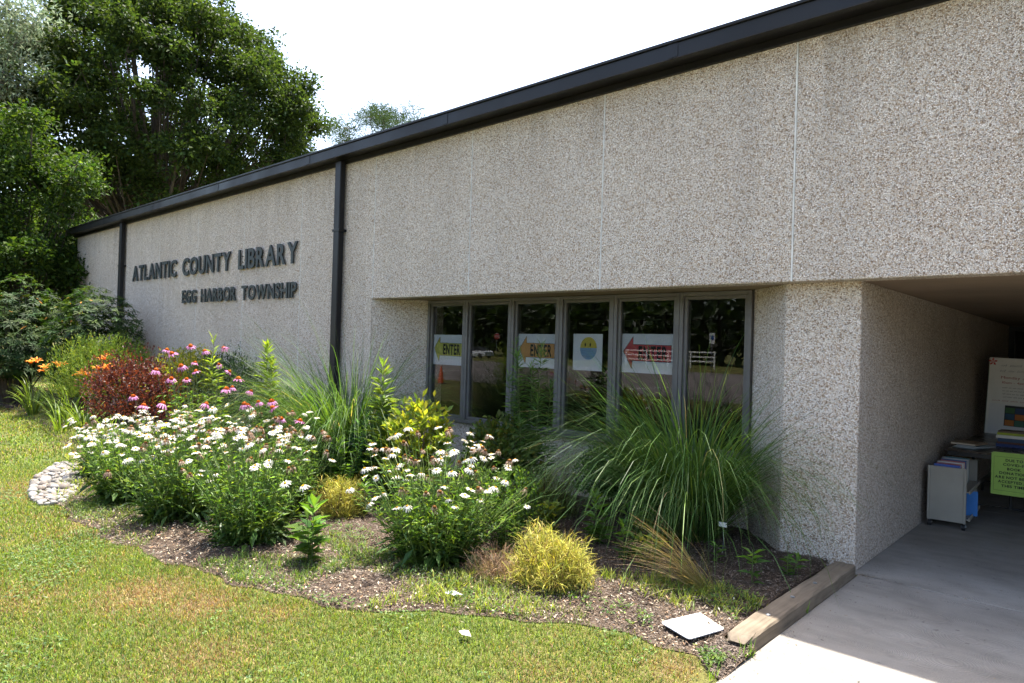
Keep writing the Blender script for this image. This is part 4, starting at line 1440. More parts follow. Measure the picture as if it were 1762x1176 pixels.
# small broad leaved perennials dotted over the mulch
SMALL = [((-3.37, -0.86), [(0, 0, .30), (.05, .02, .22)], "broad leaved seedling in shade, left of the large grass base", 0.12, .36),
         ((-3.12, -0.60), [(0, 0, .28), (.10, .05, .24), (-.10, .03, .22), (.04, -.08, .2), (.16, -.02, .18)], "bushy broad leaved seedling in shade under the large grass", 0.10, .42),
         ((-2.95, -1.08), [(0, 0, .22), (.06, .04, .15)], "sunlit pointed leaf seedling right of the gold cypress", 0.09, .34),
         ((-2.70, -1.14), [(0, 0, .18), (-.05, .01, .16), (.05, .03, .2)], "yellow green seedling touching the dried grass tips", 0.09, .40),
         ((-2.01, -0.84), [(0, 0, .20)], "small upright seedling in shade beside the timber edging", 0.09, .34),
         ((-1.90, -0.46), [(0, 0, .13), (.04, .05, .12)], "low seedling in the shaded corner between timber and pier", 0.07, .38),
         ((-3.92, -0.82), [(0, 0, .24), (.05, .02, .16)], "yellow tipped seedling in front of the dark green cypress", 0.10, .40),
         ((-4.20, -0.88), [(0, 0, .34), (.03, .03, .25)], "upright pale seedling right of the central daisies", 0.10, .34),
         ((-4.50, -2.88), [(0, 0, .34), (-.06, .0, .24)], "coarse leaved weed beside the nearest left daisy clump", 0.13, .36),
         ((-6.10, -1.62), [(0, 0, .50), (.05, .0, .4)], "pale pointed seedling between the two pale cypresses and daisies", 0.12, .22),
         ((-5.45, -1.75), [(0, 0, .26), (.06, -.03, .22)], "light green seedling left of the central daisies", 0.09, .30),
         ((-2.42, -0.55), [(0, 0, .12)], "tiny seedling below the white plant tag", 0.07, .36)]
for k, (xy, tips, label, L0, w) in enumerate(SMALL):
    leafy_stalks("perennial_seedling", label, (xy[0], xy[1], 0.03), np.array(tips) * 1.3, 420 + k, [(0.08, 0.17, 0.025), (0.11, 0.20, 0.03)] if k not in (3, 6) else YELLOWG, L0 * 1.2, w, 75, 0.12, "seedlings in the mulch", 0.35)


# ---- arching ornamental grasses
def fountain_grass(label, loc, n, Lr, seed, spread, pal, wind=0.0, bend=(1.2, 2.9), wid=0.0085, palt=None, segs=8):
    g = np.random.default_rng(seed)
    root = thing("ornamental_grass", label, "grass plant", loc, "large arching ornamental grasses")
    mb = MB()
    a = g.uniform(0, 6.28, n)
    rr = spread * np.sqrt(g.random(n))
    P = np.stack([np.cos(a) * rr, np.sin(a) * rr, np.full(n, -0.02)], 1)
    az = a + g.normal(0, 0.5, n)
    az = np.arctan2(np.sin(az) - 0.67 * wind, np.cos(az) - 0.74 * wind)
    c = jitter(g, n, pal, 0.2)
    dryb = g.random(n) < 0.025
    c[dryb] = jitter(g, int(dryb.sum()), [(0.34, 0.32, 0.14), (0.42, 0.36, 0.20)], 0.15)
    L = Lr[0] + (Lr[1] - Lr[0]) * g.random(n) ** 0.8
    blades(mb, g, P, az, np.abs(g.normal(0.08, 0.20, n)) + 0.33 * rr / spread, g.uniform(bend[0], bend[1], n) * np.where(g.random(n) < 0.12, 0.35, 1.0), L, np.full(n, wid) * g.uniform(0.7, 1.3, n), c, segs=segs, power=1.75, tipcol=c * (palt if palt is not None else 1.25), twist=0.5)
    mb.build("blades", MA['grass'], root)
    # dead thatch at the foot
    m2 = MB()
    nd = n // 5
    a = g.uniform(0, 6.28, nd)
    rr = spread * 0.9 * np.sqrt(g.random(nd))
    blades(m2, g, np.stack([np.cos(a) * rr, np.sin(a) * rr, np.full(nd, -0.02)], 1), a, np.abs(g.normal(0.3, 0.25, nd)), g.uniform(0.3, 2.0, nd), g.uniform(0.2, 0.7, nd), np.full(nd, 0.006), jitter(g, nd, [(0.20, 0.14, 0.07), (0.12, 0.08, 0.045)], 0.25), segs=4)
    m2.build("thatch", MA['grass'], root)
    return root


fountain_grass("large arching fountain grass in front of the right hand windows and pier", (-2.98, 0.0, 0.03), 2000, (1.1, 2.2), 501, 0.26, [(0.05, 0.105, 0.030), (0.07, 0.14, 0.034), (0.10, 0.17, 0.036)], 0.35)
fountain_grass("arching fountain grass at the foot of the downspout left of the windows", (-6.98, -0.98, 0.03), 1600, (1.2, 2.5), 502, 0.24, [(0.06, 0.12, 0.028), (0.10, 0.17, 0.03), (0.045, 0.095, 0.026)], 0.55)

# dried tuft bending to the left
root = thing("dried_grass_tuft", "tan dried grass tuft swept sideways beside the timber edging", "grass plant", (-2.17, -1.23, 0.03))
g = np.random.default_rng(503)
mb = MB()
n = 190
a = g.normal(np.pi * 1.20, 0.30, n)
c0 = jitter(g, n, [(0.12, 0.16, 0.04), (0.20, 0.19, 0.06)], 0.2)
blades(mb, g, np.stack([g.normal(0, 0.03, n), g.normal(0, 0.03, n), np.full(n, -0.01)], 1), a, np.abs(g.normal(0.75, 0.25, n)), g.uniform(0.4, 1.0, n), g.uniform(0.35, 0.75, n), g.uniform(0.003, 0.006, n), c0, segs=6, tipcol=jitter(g, n, [(0.48, 0.31, 0.16), (0.58, 0.42, 0.25)], 0.15), twist=0.8)
mb.build("blades", MA['grass'], root)
m2 = MB()
n = 16
blades(m2, g, np.stack([g.normal(0, 0.05, n), g.normal(0, 0.05, n), np.zeros(n)], 1), g.uniform(0, 6.28, n), np.abs(g.normal(0.15, 0.1, n)), g.uniform(0.0, 0.5, n), g.uniform(0.25, 0.45, n), np.full(n, 0.003), jitter(g, n, [(0.12, 0.17, 0.05)], 0.2), segs=4)
m2.build("green_shoots", MA['grass'], root)


# ---- thread-leaf cypress mounds
def thread_cypress(label, loc, r, h, n, seed, pal, brown=None, group="thread leaf cypresses"):
    g = np.random.default_rng(seed)
    root = thing("thread_cypress", label, "shrub", loc, group)
    d = rdir(g, n)
    d[:, 2] = np.abs(d[:, 2])
    lump = 1 + 0.18 * np.sin(d[:, 0] * 5 + seed) + 0.15 * np.sin(d[:, 1] * 6 + 2 * seed)
    lump = lump * (1 + 0.16 * np.sin(d[:, 0] * 11 + d[:, 2] * 9) * np.sin(d[:, 1] * 12 + 1))
    rad = g.uniform(0.3, 1.0, n) ** 0.8 * lump
    P = d * rad[:, None] * np.array([r * 0.85, r * 0.85, h * 0.8]) + np.array([0, 0, 0.02])
    az = np.arctan2(d[:, 1], d[:, 0]) + g.normal(0, 1.5, n)
    c = jitter(g, n, pal, 0.28)
    mb = MB()
    blades(mb, g, P, az, g.uniform(0.0, 1.6, n), g.uniform(-0.4, 1.8, n), g.uniform(0.03, 0.115, n), g.uniform(0.0025, 0.0065, n), c * 0.8, segs=4, tipcol=c * 1.2, twist=1.5)
    mb.build("foliage", MA['needle'], root)
    st = MB()
    m = 26
    a = g.uniform(0, 6.28, m)
    tip = np.stack([np.cos(a) * r * 0.7, np.sin(a) * r * 0.7, g.uniform(0.3, 0.9, m) * h], 1)
    stalks(st, curve3(np.zeros((m, 3)), tip * np.array([.5, .5, .3]), tip, 5), np.linspace(0.009, 0.003, 5)[None, :], jitter(g, m, [(0.10, 0.065, 0.04)], 0.2))
    st.build("branches", MA['stem'], root)
    return root


GOLD = [(0.42, 0.38, 0.06), (0.48, 0.45, 0.11), (0.27, 0.29, 0.04), (0.36, 0.35, 0.06), (0.27, 0.20, 0.07)]
thread_cypress("golden thread leaf cypress mound in full sun at the lawn edge", (-3.02, -1.88, 0.03), 0.33, 0.40, 10000, 601, GOLD)
thread_cypress("pale gold cypress between the left daisies and the central daisies", (-5.55, -1.95, 0.03), 0.28, 0.42, 5600, 602, GOLD)
thread_cypress("dull green thread cypress in the building's shade, left of the large grass", (-4.30, -0.42, 0.03), 0.42, 0.55, 6000, 603, [(0.10, 0.13, 0.03), (0.14, 0.16, 0.035), (0.08, 0.11, 0.03)])
# dead twiggy growth beside the gold mound
root = thing("dead_twig_mound", "brown dead twiggy mound left of the golden cypress", "dead plant", (-3.36, -2.08, 0.03))
g = np.random.default_rng(604)
n = 1500
d = rdir(g, n)
d[:, 2] = np.abs(d[:, 2])
mb = MB()
blades(mb, g, d * g.uniform(0.1, 1, (n, 1)) * np.array([0.26, 0.22, 0.20]), np.arctan2(d[:, 1], d[:, 0]) + g.normal(0, 1, n), g.uniform(0, 1.4, n), g.uniform(0, 1.6, n), g.uniform(0.05, 0.16, n), g.uniform(0.002, 0.004, n), jitter(g, n, [(0.22, 0.14, 0.09), (0.32, 0.22, 0.14), (0.14, 0.09, 0.06)], 0.2), segs=3, twist=1.5)
mb.build("twigs", MA['needle'], root)


# ---- leafy shrubs
def shrub(name, label, loc, rx, ry, h, n, leafL, leafW, pal, seed, mat='leaf', up=0.5, shell=0.45, lumps=7, lumpamp=0.22, group=None, branches=18, sprigs=1.0):
    g = np.random.default_rng(seed)
    root = thing(name, label, "shrub", loc, group)
    cd = rdir(g, lumps)
    cd[:, 2] = np.abs(cd[:, 2])
    d = rdir(g, n)
    d[:, 2] = np.where(d[:, 2] < 0, d[:, 2] * 0.4, d[:, 2])
    dots = d @ cd.T
    lump = 1 + lumpamp * (np.max(dots, 1) - 0.72) * 2.4 + 0.05 * g.normal(size=n)
    rad = (1 - (1 - shell) * g.random(n) ** 1.7) * lump
    P = d * rad[:, None] * np.array([rx, ry, h * 0.55]) + np.array([0, 0, h * 0.45])
    P[:, 2] = np.maximum(P[:, 2], 0.02)
    D = unit(d * 0.8 + rdir(g, n) * 0.7 + np.array([0, 0, up]))
    N = unit(np.array([0, 0, 1.0]) + 0.6 * rdir(g, n) + d * 0.4)
    shade = np.exp(g.normal(0, 0.16, lumps))[np.argmax(dots, 1)][:, None]
    mb = MB()
    leaves(mb, g, P, D, N, leafL * g.uniform(0.65, 1.3, n), leafW * g.uniform(0.7, 1.25, n), jitter(g, n, pal, 0.2) * shade, 0.15, 0.1)
    # shoots standing proud of the mound
    ns = int(60 * sprigs)
    if ns:
        sd = rdir(g, ns)
        sd[:, 2] = np.abs(sd[:, 2]) * 0.8 + 0.2
        sb = unit(sd) * np.array([rx, ry, h * 0.55]) * 0.8 + np.array([0, 0, h * 0.45])
        dr = unit(sd * 0.8 + np.array([0, 0, 0.9]) + 0.35 * rdir(g, ns))
        ln = g.uniform(0.12, 0.34, ns) * (h / 1.2)
        per = 16
        tt = np.tile(np.linspace(0.05, 1, per), (ns, 1)).ravel()
        P2 = np.repeat(sb, per, 0) + np.repeat(dr * ln[:, None], per, 0) * tt[:, None]
        m = len(P2)
        D2 = unit(np.repeat(dr, per, 0) * 0.7 + rdir(g, m) * 0.9)
        leaves(mb, g, P2, D2, rdir(g, m) + np.array([0, 0, 1.0]), leafL * g.uniform(0.6, 1.1, m), leafW * g.uniform(0.7, 1.1, m), jitter(g, m, pal, 0.2) * 1.2, 0.15, 0.1)
    mb.build("foliage", MA[mat], root)
    st = MB()
    m = branches
    a = g.uniform(0, 6.28, m)
    rr = np.sqrt(g.random(m))
    tip = np.stack([np.cos(a) * rr * rx * 0.85, np.sin(a) * rr * ry * 0.85, h * g.uniform(0.45, 0.9, m)], 1)
    b0 = tip * np.array([0.15, 0.15, 0]) + np.array([0, 0, -0.02])
    ct = tip * np.array([0.35, 0.35, 0.55])
    stalks(st, curve3(b0, ct, tip, 6), (np.linspace(0.011, 0.004, 6) * (h / 1.0) ** 0.7)[None, :], jitter(g, m, [(0.09, 0.065, 0.045)], 0.2))
    st.build("branches", MA['tint'], root)
    return root


shrub("barberry_shrub", "dark red leaved barberry behind the left daisies", (-11.6, -1.75, 0.02), 0.90, 0.55, 1.22, 4600, 0.052, 0.026, [(0.065, 0.016, 0.020), (0.10, 0.022, 0.022), (0.04, 0.012, 0.017), (0.13, 0.036, 0.026)], 701, 'leaf', 0.7, 0.20, 14, 0.75, None, 34, 5.0)
shrub("yew_shrub", "feathery yellow green yew mound behind the orange lilies", (-14.3, -1.35, 0.02), 0.95, 0.75, 1.50, 11000, 0.075, 0.016, [(0.13, 0.19, 0.022), (0.17, 0.22, 0.03), (0.08, 0.14, 0.02)], 702, 'needle', 1.2, 0.35, 12, 0.45, None, 18, 3.0)
shrub("gold_shrub", "golden leaved low shrub behind the tall coneflowers", (-11.9, -0.78, 0.02), 0.85, 0.5, 1.36, 8000, 0.05, 0.024, [(0.27, 0.27, 0.03), (0.34, 0.32, 0.04), (0.16, 0.20, 0.03)], 703, 'leaf', 0.8, 0.4, 12, 0.4, None, 18, 2.0)
shrub("dark_evergreen_shrub", "dark evergreen shrub against the wall right of the gold shrub", (-11.0, -0.55, 0.02), 0.9, 0.45, 1.40, 7000, 0.055, 0.02, DARK, 704, 'gloss', 0.5, 0.4, 8, 0.3)
shrub("low_evergreen_shrub", "low dark evergreen against the wall behind the feathery stalks", (-9.3, -0.45, 0.02), 0.7, 0.4, 0.85, 4200, 0.055, 0.024, [(0.03, 0.07, 0.02), (0.05, 0.10, 0.022)], 711, 'leaf', 0.5, 0.4, 8, 0.3)
shrub("laurel_shrub", "dark glossy leaved young laurel at the foot of the left arching grass", (-6.10, -1.10, 0.02), 0.34, 0.30, 0.74, 800, 0.12, 0.042, [(0.024, 0.065, 0.030), (0.03, 0.08, 0.032), (0.10, 0.19, 0.03)], 705, 'gloss', 0.9, 0.2, 6, 0.3)
shrub("yellow_green_shrub", "bright yellow green shrub behind the central daisies", (-5.25, -1.26, 0.02), 0.34, 0.26, 1.02, 700, 0.095, 0.042, [(0.22, 0.26, 0.03), (0.28, 0.30, 0.04), (0.14, 0.21, 0.03)], 706, 'leaf', 0.9, 0.15, 8, 0.35)
shrub("bramble_bush", "medium green leafy bush below the second window", (-5.12, -0.18, 0.02), 0.42, 0.34, 0.82, 1900, 0.075, 0.048, [(0.055, 0.10, 0.022), (0.08, 0.12, 0.025), (0.12, 0.13, 0.03)], 707, 'leaf', 0.5, 0.25, 8, 0.3)
shrub("box_shrub", "small leaved green shrub at the right shoulder of the central daisies", (-3.88, -1.42, 0.02), 0.30, 0.26, 0.62, 2400, 0.032, 0.018, [(0.08, 0.15, 0.028), (0.11, 0.19, 0.03), (0.05, 0.11, 0.024)], 708, 'leaf', 0.6, 0.25, 8, 0.3)


shrub("shade_shrub", "low dark green shrub in shade at the wall left of the large grass", (-3.86, 0.16, 0.02), 0.42, 0.30, 0.62, 2200, 0.06, 0.026, [(0.03, 0.07, 0.02), (0.045, 0.095, 0.024)], 712, 'leaf', 0.6, 0.3, 8, 0.35)


# ---- rhododendron: whorls of long leathery leaves
def rhododendron(label, loc, rx, ry, h, nw, seed, gaps=0.0):
    g = np.random.default_rng(seed)
    root = thing("rhododendron_bush", label, "shrub", loc, "rhododendrons beside the wall")
    lumps = 9
    cd = rdir(g, lumps)
    cd[:, 2] = np.abs(cd[:, 2])
    d = rdir(g, nw)
    d[:, 2] = np.where(d[:, 2] < 0, d[:, 2] * 0.5, d[:, 2])
    lump = 1 + 0.30 * (np.max(d @ cd.T, 1) - 0.7)
    rad = (1 - 0.55 * g.random(nw) ** 1.6) * lump
    C = d * rad[:, None] * np.array([rx, ry, h * 0.55]) + np.array([0, 0, h * 0.45])
    C[:, 2] = np.maximum(C[:, 2], 0.06)
    ax = unit(d * 0.8 + np.array([0, 0, 0.9]) + 0.4 * rdir(g, nw))
    per = 8
    e1 = unit(np.cross(ax, rdir(g, nw)))
    e2 = np.cross(ax, e1)
    th = (np.arange(per) * 2 * np.pi / per)[None, :] + g.normal(0, 0.25, (nw, per))
    elev = g.normal(0.10, 0.25, (nw, per))
    D = e1[:, None] * np.cos(th)[..., None] + e2[:, None] * np.sin(th)[..., None] + ax[:, None] * elev[..., None]
    P = np.repeat(C[:, None], per, 1).reshape(-1, 3)
    n = nw * per
    cc = np.repeat(jitter(g, nw, [(0.018, 0.046, 0.011), (0.026, 0.062, 0.013), (0.050, 0.085, 0.016)], 0.25), per, 0) * np.exp(g.normal(0, 0.12, (n, 1)))
    odd = g.random(n) < 0.006
    cc[odd] = (0.45, 0.20, 0.03)
    mb = MB()
    leaves(mb, g, P, D.reshape(-1, 3), np.repeat(ax, per, 0), g.uniform(0.09, 0.16, n), g.uniform(0.030, 0.046, n), cc, -0.12, 0.18)
    mb.build("foliage", MA['treeleaf'], root)
    st = MB()
    m = 60
    sel = g.integers(0, nw, m)
    b0 = C[sel] * np.array([0.2, 0.2, 0])
    stalks(st, curve3(b0, C[sel] * np.array([0.4, 0.4, 0.6]), C[sel], 6), np.linspace(0.022, 0.006, 6)[None, :], jitter(g, m, [(0.08, 0.06, 0.045)], 0.2))
    st.build("branches", MA['tint'], root)
    return root


rhododendron("broad rhododendron against the wall below the ATLANTIC lettering", (-16.3, -0.95, 0.0), 1.6, 0.85, 2.6, 1700, 801)
rhododendron("taller sunlit rhododendron at the picture's left edge", (-19.3, -1.7, 0.0), 1.7, 1.1, 2.9, 1500, 802)


# ---- day lilies
def lily(label, loc, n, L, seed, flowers=()):
    g = np.random.default_rng(seed)
    root = thing("daylily_clump", label, "daylilies", loc, "daylilies along the bed edge")
    a = g.uniform(0, 6.28, n)
    mb = MB()
    c = jitter(g, n, [(0.13, 0.20, 0.03), (0.18, 0.25, 0.04), (0.09, 0.15, 0.03)], 0.18)
    blades(mb, g, np.stack([np.cos(a) * 0.06, np.sin(a) * 0.06, np.full(n, -0.02)], 1), a + g.normal(0, 0.4, n), np.abs(g.normal(0.25, 0.18, n)), g.uniform(1.0, 2.0, n), L * g.uniform(0.7, 1.25, n), np.full(n, 0.020), c, segs=6, power=1.8, tipcol=c * 1.2)
    mb.build("leaves", MA['leaf'], root)
    if len(flowers):
        st = MB()
        tips = np.array(flowers, float)
        m = len(tips)
        b0 = tips * np.array([0.15, 0.15, 0])
        stalks(st, curve3(b0, b0 * 0.6 + tips * np.array([0.3, 0.3, 0.6]), tips, 6), np.linspace(0.007, 0.004, 6)[None, :], jitter(g, m, [(0.12, 0.17, 0.05)], 0.1))
        st.build("scapes", MA['stem'], root)
        for tp in tips:
            # trumpet of six flaring petals
            f_ = MB()
            for k in range(6):
                az = k * np.pi / 3 + g.normal(0, 0.1)
                blades(f_, g, np.zeros((1, 3)), np.array([az]), np.array([0.45]), np.array([1.25 + 0.3 * g.random()]), np.array([0.145]), np.array([0.046]), jitter(g, 1, [(0.75, 0.20, 0.015), (0.80, 0.28, 0.02)], 0.1), segs=4, power=1.4, tipcol=np.array([[0.80, 0.27, 0.03]]))
            fo = f_.build("flower_head", MA['petal'], root, tp)
            fo.rotation_euler = (g.normal(0.2, 0.35), g.normal(0, 0.35), 0)
            b_ = MB()
            bd = unit(np.array([g.normal(), g.normal(), 0.6]))
            b_.tube([tp, tp + bd * 0.04, tp + bd * 0.09, tp + bd * 0.12], [0.004, 0.011, 0.009, 0.002], 6, (0.55, 0.26, 0.12))
            b_.build("bud", MA['petal'], root)
    return root


def rel(base, pts):
    return [(p[0] - base[0], p[1] - base[1], p[2]) for p in pts]


b = (-16.3, -2.0, 0.02)
lily("leftmost daylily fountain of strap leaves with one high orange flower", b, 60, 0.85, 901, rel(b, [(-15.97, -2.11, 1.06), (-15.9, -2.05, 1.08)]))
b = (-15.1, -1.85, 0.02)
lily("daylily with orange flowers before the dark gap under the rhododendron", b, 46, 0.85, 902, rel(b, [(-15.31, -2.04, 0.98), (-15.25, -2.05, 0.93), (-15.13, -1.88, 1.04), (-15.08, -1.82, 1.02)]))
b = (-13.9, -1.95, 0.02)
lily("daylily with wide orange flowers left of the red barberry", b, 46, 0.85, 903, rel(b, [(-14.30, -1.76, 0.89), (-14.20, -1.72, 0.92), (-14.12, -1.70, 0.90)]))
b = (-12.5, -2.15, 0.02)
lily("daylily with orange flowers rising in front of the red barberry", b, 50, 0.80, 904, rel(b, [(-12.55, -1.95, 1.08), (-12.45, -1.9, 1.12), (-12.35, -1.9, 1.10), (-12.28, -1.85, 1.07), (-12.6, -1.85, 1.25)]))
lily("flowerless daylily clump among pale grass at the lawn edge", (-13.2, -2.3, 0.02), 30, 0.6, 905)
lily("flowerless daylily clump between the red barberry and the far daisies", (-10.6, -2.35, 0.02), 36, 0.62, 906)


# ================================================================== TREES
def tree(name, label, loc, cz, R3, th, tr, nl, lr, ncl, clr, nlv, leafL, leafW, pal, seed, bark='bark', mat='leaf', clear=0.35, gapbias=0.0, group=None, lean=(0, 0), upw=0.35, rmin=0.35, shell=0.0):
    """trunk with limbs carrying lobes of foliage clumps; crown centre height cz, radii R3"""
    g = np.random.default_rng(seed)
    root = thing(name, label, "tree", loc, group)
    R3 = np.asarray(R3, float)
    top = np.array([lean[0], lean[1], cz + R3[2] * 0.35])
    d = rdir(g, nl * 3)
    d = d[(d[:, 2] > -0.72)][:nl]
    nl = len(d)
    rad = rmin + (1 - rmin) * g.random(nl) ** 0.6
    if shell:                                    # most lobes sit evenly over a rounded crown surface
        k = np.arange(int(nl * 1.25 * shell))
        zz = 1 - 2 * (k + 0.5) / len(k)
        a_ = k * 2.39996
        fd = np.stack([np.sqrt(1 - zz * zz) * np.cos(a_), np.sqrt(1 - zz * zz) * np.sin(a_), zz], 1) + g.normal(0, 0.06, (len(k), 3))
        fd = unit(fd[zz > -0.6])
        m_ = min(len(fd), nl)
        d[:m_] = fd[:m_]
        rad[:m_] = g.uniform(0.84, 1.04, m_)
    C = np.array([lean[0] * 0.6, lean[1] * 0.6, cz]) + d * rad[:, None] * (R3 - lr * 0.75)
    wood = MB()
    nt = 9
    tz = np.linspace(0, 1, nt)
    wob = np.cumsum(g.normal(0, 0.06 * tr * 3, (nt, 2)), 0)
    tp = np.stack([lean[0] * tz ** 1.5 + wob[:, 0], lean[1] * tz ** 1.5 + wob[:, 1], top[2] * tz], 1)
    trr = tr * (1.25 - 0.25 * np.minimum(tz * 8, 1)) * (1 - 0.80 * tz)
    wood.tube(tp, trr, 10)
    CL = []
    for k in range(nl):
        f0 = np.clip(clear + (1 - clear) * 0.75 * np.clip((C[k, 2] - cz + R3[2] * 0.6) / (2 * R3[2]), 0, 1) - 0.32 * g.random(), 0.18, 0.90)
        p0 = np.array([np.interp(f0, tz, tp[:, q]) for q in range(3)])
        r0 = float(np.interp(f0, tz, trr)) * (0.42 if k % 6 == 0 else 0.17)
        mid = p0 * 0.45 + C[k] * 0.55 + np.array([0, 0, -0.10 * np.linalg.norm(C[k] - p0)]) + g.normal(0, 0.25, 3) * lr * 0.4
        pts = curve3(p0[None], mid[None], C[k][None], 7)[0]
        pts[1:-1] += g.normal(0, 0.05, (5, 3)) * lr
        wood.tube(pts, np.linspace(r0, max(0.02, r0 * 0.22), 7), 6)
        dd = rdir(g, ncl)
        dd[:, 2] = dd[:, 2] * 0.75 + 0.18
        q = C[k] + dd * (lr * g.uniform(0.35, 1.0, ncl) ** 0.7 * np.exp(g.normal(0, 0.12)))[:, None]
        CL.append(q)
        for j in range(0, ncl, 3):
            wood.tube(np.stack([C[k], (C[k] + q[j]) / 2 + g.normal(0, 0.06, 3) * lr, q[j]]), [max(0.015, r0 * 0.2), 0.015, 0.006], 4, None, False)
    wood.build("trunk", MA[bark], root)
    Q = np.vstack(CL)
    nq = len(Q)
    tone = np.exp(g.normal(0, 0.15, nq))
    n = nq * nlv
    off = g.normal(0, 1, (n, 3)) * np.array([1, 1, 0.7]) * clr * 0.55
    P = np.repeat(Q, nlv, 0) + off
    D = unit(unit(off) * 0.7 + rdir(g, n) * 0.8 + np.array([0, 0, upw - 0.25]))
    N = unit(np.array([0, 0, 1.0]) + 0.75 * rdir(g, n))
    c = jitter(g, n, pal, 0.18) * np.repeat(tone, nlv)[:, None]
    crown = MB()
    leaves(crown, g, P, D, N, leafL * g.uniform(0.7, 1.3, n), leafW * g.uniform(0.7, 1.3, n), c, 0.15, 0.12)
    crown.build("crown", MA[mat], root)
    return root


OAK = [(0.042, 0.075, 0.019), (0.060, 0.098, 0.022), (0.030, 0.055, 0.016)]
tree("oak_tree", "huge spreading oak behind the far end of the library roof", (-36.0, 7.5, 0), 11.8, (8.1, 8.1, 7.0), 14, 0.55, 190, 1.0, 12, 0.42, 76, 0.19, 0.12, OAK, 1001, mat='treeleaf', clear=0.38, rmin=0.35, shell=0.6)
tree("willow_tree", "pale silvery leaved tree at the top left corner before the oak", (-34.2, -0.6, 0), 12.0, (4.0, 4.0, 4.2), 14, 0.35, 26, 1.1, 12, 0.8, 50, 0.24, 0.07, [(0.20, 0.25, 0.15), (0.26, 0.31, 0.20), (0.15, 0.20, 0.11)], 1002, 'barkp', 'petal', 0.6, rmin=0.3)
tree("holly_tree", "bright green broadleaf tree at the left edge before the library end", (-22.9, -0.7, 0), 3.9, (3.3, 2.6, 4.3), 7, 0.16, 70, 0.62, 11, 0.32, 70, 0.13, 0.075, [(0.036, 0.072, 0.012), (0.065, 0.11, 0.015), (0.022, 0.05, 0.010)], 1003, 'bark', 'treeleaf', 0.22, rmin=0.4)
tree("pine_tree", "dark pine top showing above the roof edge", (-25.6, 13.6, 0), 10.6, (3.3, 3.3, 2.2), 12, 0.22, 24, 0.75, 11, 0.36, 60, 0.24, 0.022, [(0.04, 0.075, 0.032), (0.055, 0.09, 0.04)], 1004, 'barkp', 'needle', 0.6, rmin=0.3, upw=0.6)
tree("background_tree", "tree behind the rhododendrons beyond the library's end", (-34.0, -5.0, 0), 4.8, (4.2, 4.2, 4.0), 8, 0.25, 30, 1.3, 14, 0.7, 44, 0.26, 0.15, OAK, 1005, clear=0.25)
tree("background_tree", "low tree below the oak beyond the library's end", (-44.0, 1.0, 0), 5.0, (5.5, 5.5, 4.2), 8, 0.3, 34, 1.5, 14, 0.8, 44, 0.32, 0.2, [(0.06, 0.10, 0.025), (0.08, 0.12, 0.03)], 1006, clear=0.25)

tree("background_tree", "far tree closing the gap under the oak's limbs at the roof end", (-52.0, 9.0, 0), 7.5, (6.5, 6.5, 6.0), 10, 0.3, 46, 1.6, 13, 0.8, 40, 0.34, 0.22, OAK, 1007, mat='treeleaf', clear=0.25)

# ================================================================== ACROSS THE ROAD (reflected in the windows)
g = np.random.default_rng(1101)
mb = MB()
n = 26000
x = g.uniform(-150, 70, n)
y = -66 - 16 * g.random(n) - 0.02 * np.abs(x)
top = 11 + 2.6 * np.sin(x * 0.31) + 1.8 * np.sin(x * 0.83 + 1) + 1.2 * np.sin(x * 1.9)
z = top * g.random(n) ** 0.75
leaves(mb, g, np.stack([x, y, z], 1), rdir(g, n), rdir(g, n) + np.array([0, 0.3, 1.0]), g.uniform(0.9, 1.8, n), g.uniform(0.6, 1.1, n), jitter(g, n, [(0.035, 0.06, 0.018), (0.05, 0.085, 0.02), (0.025, 0.045, 0.016)], 0.25), 0.15)
for k in range(50):
    xx = -150 + k * 4.4 + g.normal(0, 1)
    mb.tube([(xx, -70, 0), (xx + g.normal(0, .3), -70, 9)], [0.3, 0.12], 6, (0.05, 0.04, 0.03))
o = mb.build("woods", MA['leaf'])
o["kind"] = "stuff"
o["label"] = "dark wood across the road reflected in the windows"
o["category"] = "woods"

fe = thing("rail_fence", "white three rail fence across the road, mirrored in the glass", "fence", (-35, -55, 0))
for k in range(5):
    MB().box(-5 + 2.5 * k - 0.06, -5 + 2.5 * k + 0.06, -0.06, 0.06, 0, 1.75).build("post", MA['white'], fe)
for z in (0.65, 1.1, 1.55):
    MB().box(-5.1, 5.1, -0.1, -0.0605, z, z + 0.14).build("rail", MA['white'], fe)

sg = thing("stop_sign", "red octagonal stop sign beside the lot, mirrored in the second window", "sign", (-60.5, -56.5, 0), None, R(-40))
MB().tube([(0, 0, 0), (0, 0, 3.3)], 0.035, 8).build("post", MA['nail'], sg)
MB().sheet([(0.42 * math.cos(R(22.5 + 45 * k)), 0.05, 2.85 + 0.42 * math.sin(R(22.5 + 45 * k))) for k in range(8)], 0.004, (0, 1, 0), (0.75, 0.75, 0.75)).build("backing", MA['paint'], sg)
MB().sheet([(0.38 * math.cos(R(22.5 + 45 * k)), 0.056, 2.85 + 0.38 * math.sin(R(22.5 + 45 * k))) for k in range(8)], 0.004, (0, 1, 0), (0.45, 0.02, 0.02)).build("face", MA['paint'], sg)
m_ = MB()
text_into(m_, "STOP", (0.28, 0.061, 2.73), (-1, 0, 0), UZ, (0, 1, 0), 0.56, 0.24, 0.004, (0.8, 0.8, 0.8), 0.02, 0.14)
m_.build("word", MA['paint'], sg)

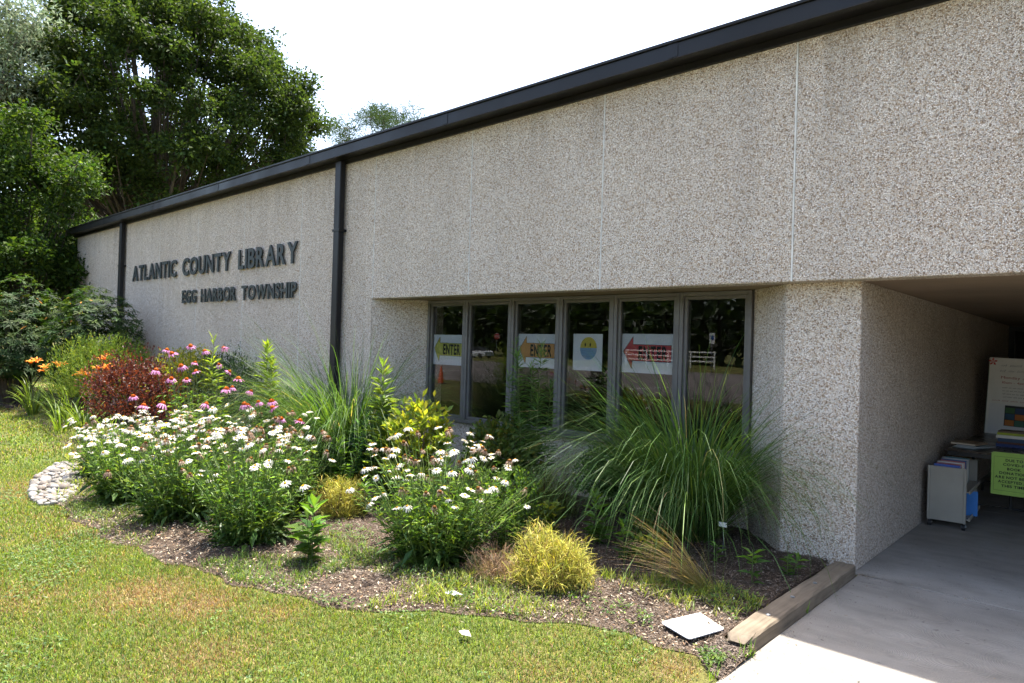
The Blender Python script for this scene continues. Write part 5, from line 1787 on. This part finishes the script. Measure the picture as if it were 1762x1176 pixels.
pk = thing("parking_sign", "white parking sign with blue emblem on a post, mirrored in the last window", "sign", (-23.2, -40.5, 0), None, R(-25))
MB().tube([(0, 0, 0), (0, 0, 3.15)], 0.03, 8).build("post", MA['nail'], pk)
MB().box(-0.2, 0.2, 0.035, 0.04, 2.3, 3.1).build("plate", MA['white'], pk)
MB().box(-0.12, 0.12, 0.041, 0.045, 2.6, 2.9, (0.02, 0.09, 0.35)).build("emblem", MA['paint'], pk)

cn = thing("traffic_cone", "orange traffic cone at the lot's edge, mirrored in the first window", "cone", (-21.8, -12.6, 0))
MB().box(-0.19, 0.19, -0.19, 0.19, 0.005, 0.04, (0.02, 0.02, 0.02)).build("base", MA['paint'], cn)
MB().tube([(0, 0, 0.041), (0, 0, 0.72)], [0.14, 0.03], 16, (0.80, 0.12, 0.01)).build("body", MA['paint'], cn)

# silver car parked across the lot
car = thing("parked_car", "silver saloon car parked across the lot, mirrored in the second window", "car", (-63.0, -55.5, 0), None, R(0))


def loft(mb, secs, c):
    n = len(secs[0])
    v = [p for s_ in secs for p in s_]
    f = [tuple(range(n)), tuple(range((len(secs) - 1) * n, len(secs) * n))[::-1]]
    for k in range(len(secs) - 1):
        for j in range(n):
            f.append((k * n + j, (k + 1) * n + j, (k + 1) * n + (j + 1) % n, k * n + (j + 1) % n))
    mb.add(v, f, c)


def sect(x, w, z0, z1):
    return [(x, -w, z0), (x, -w * 1.02, (z0 + z1) / 2), (x, -w * 0.93, z1), (x, w * 0.93, z1), (x, w * 1.02, (z0 + z1) / 2), (x, w, z0)]


m_ = MB()
loft(m_, [sect(-2.25, 0.70, 0.35, 0.62), sect(-2.1, 0.84, 0.26, 0.80), sect(-1.0, 0.88, 0.24, 0.92), sect(0.6, 0.88, 0.24, 0.95), sect(1.9, 0.86, 0.26, 0.98), sect(2.25, 0.78, 0.35, 0.85)], (0.55, 0.57, 0.60))
m_.build("body", MA['paint'], car)
m_ = MB()
loft(m_, [sect(-0.95, 0.74, 0.93, 0.96), sect(-0.25, 0.70, 0.94, 1.40), sect(0.9, 0.70, 0.94, 1.43), sect(1.75, 0.74, 0.95, 1.0)], (0.02, 0.022, 0.025))
m_.build("glazing", MA['paint'], car)
MB().box(-0.2, 0.95, -0.62, 0.62, 1.425, 1.46, (0.55, 0.57, 0.60)).build("roof", MA['paint'], car)
for sx in (-1.4, 1.4):
    for sy in (-1, 1):
        MB().tube([(sx, sy * 0.70, 0.32), (sx, sy * 0.90, 0.32)], 0.32, 18, (0.02, 0.02, 0.02)).build("wheel", MA['paint'], car)
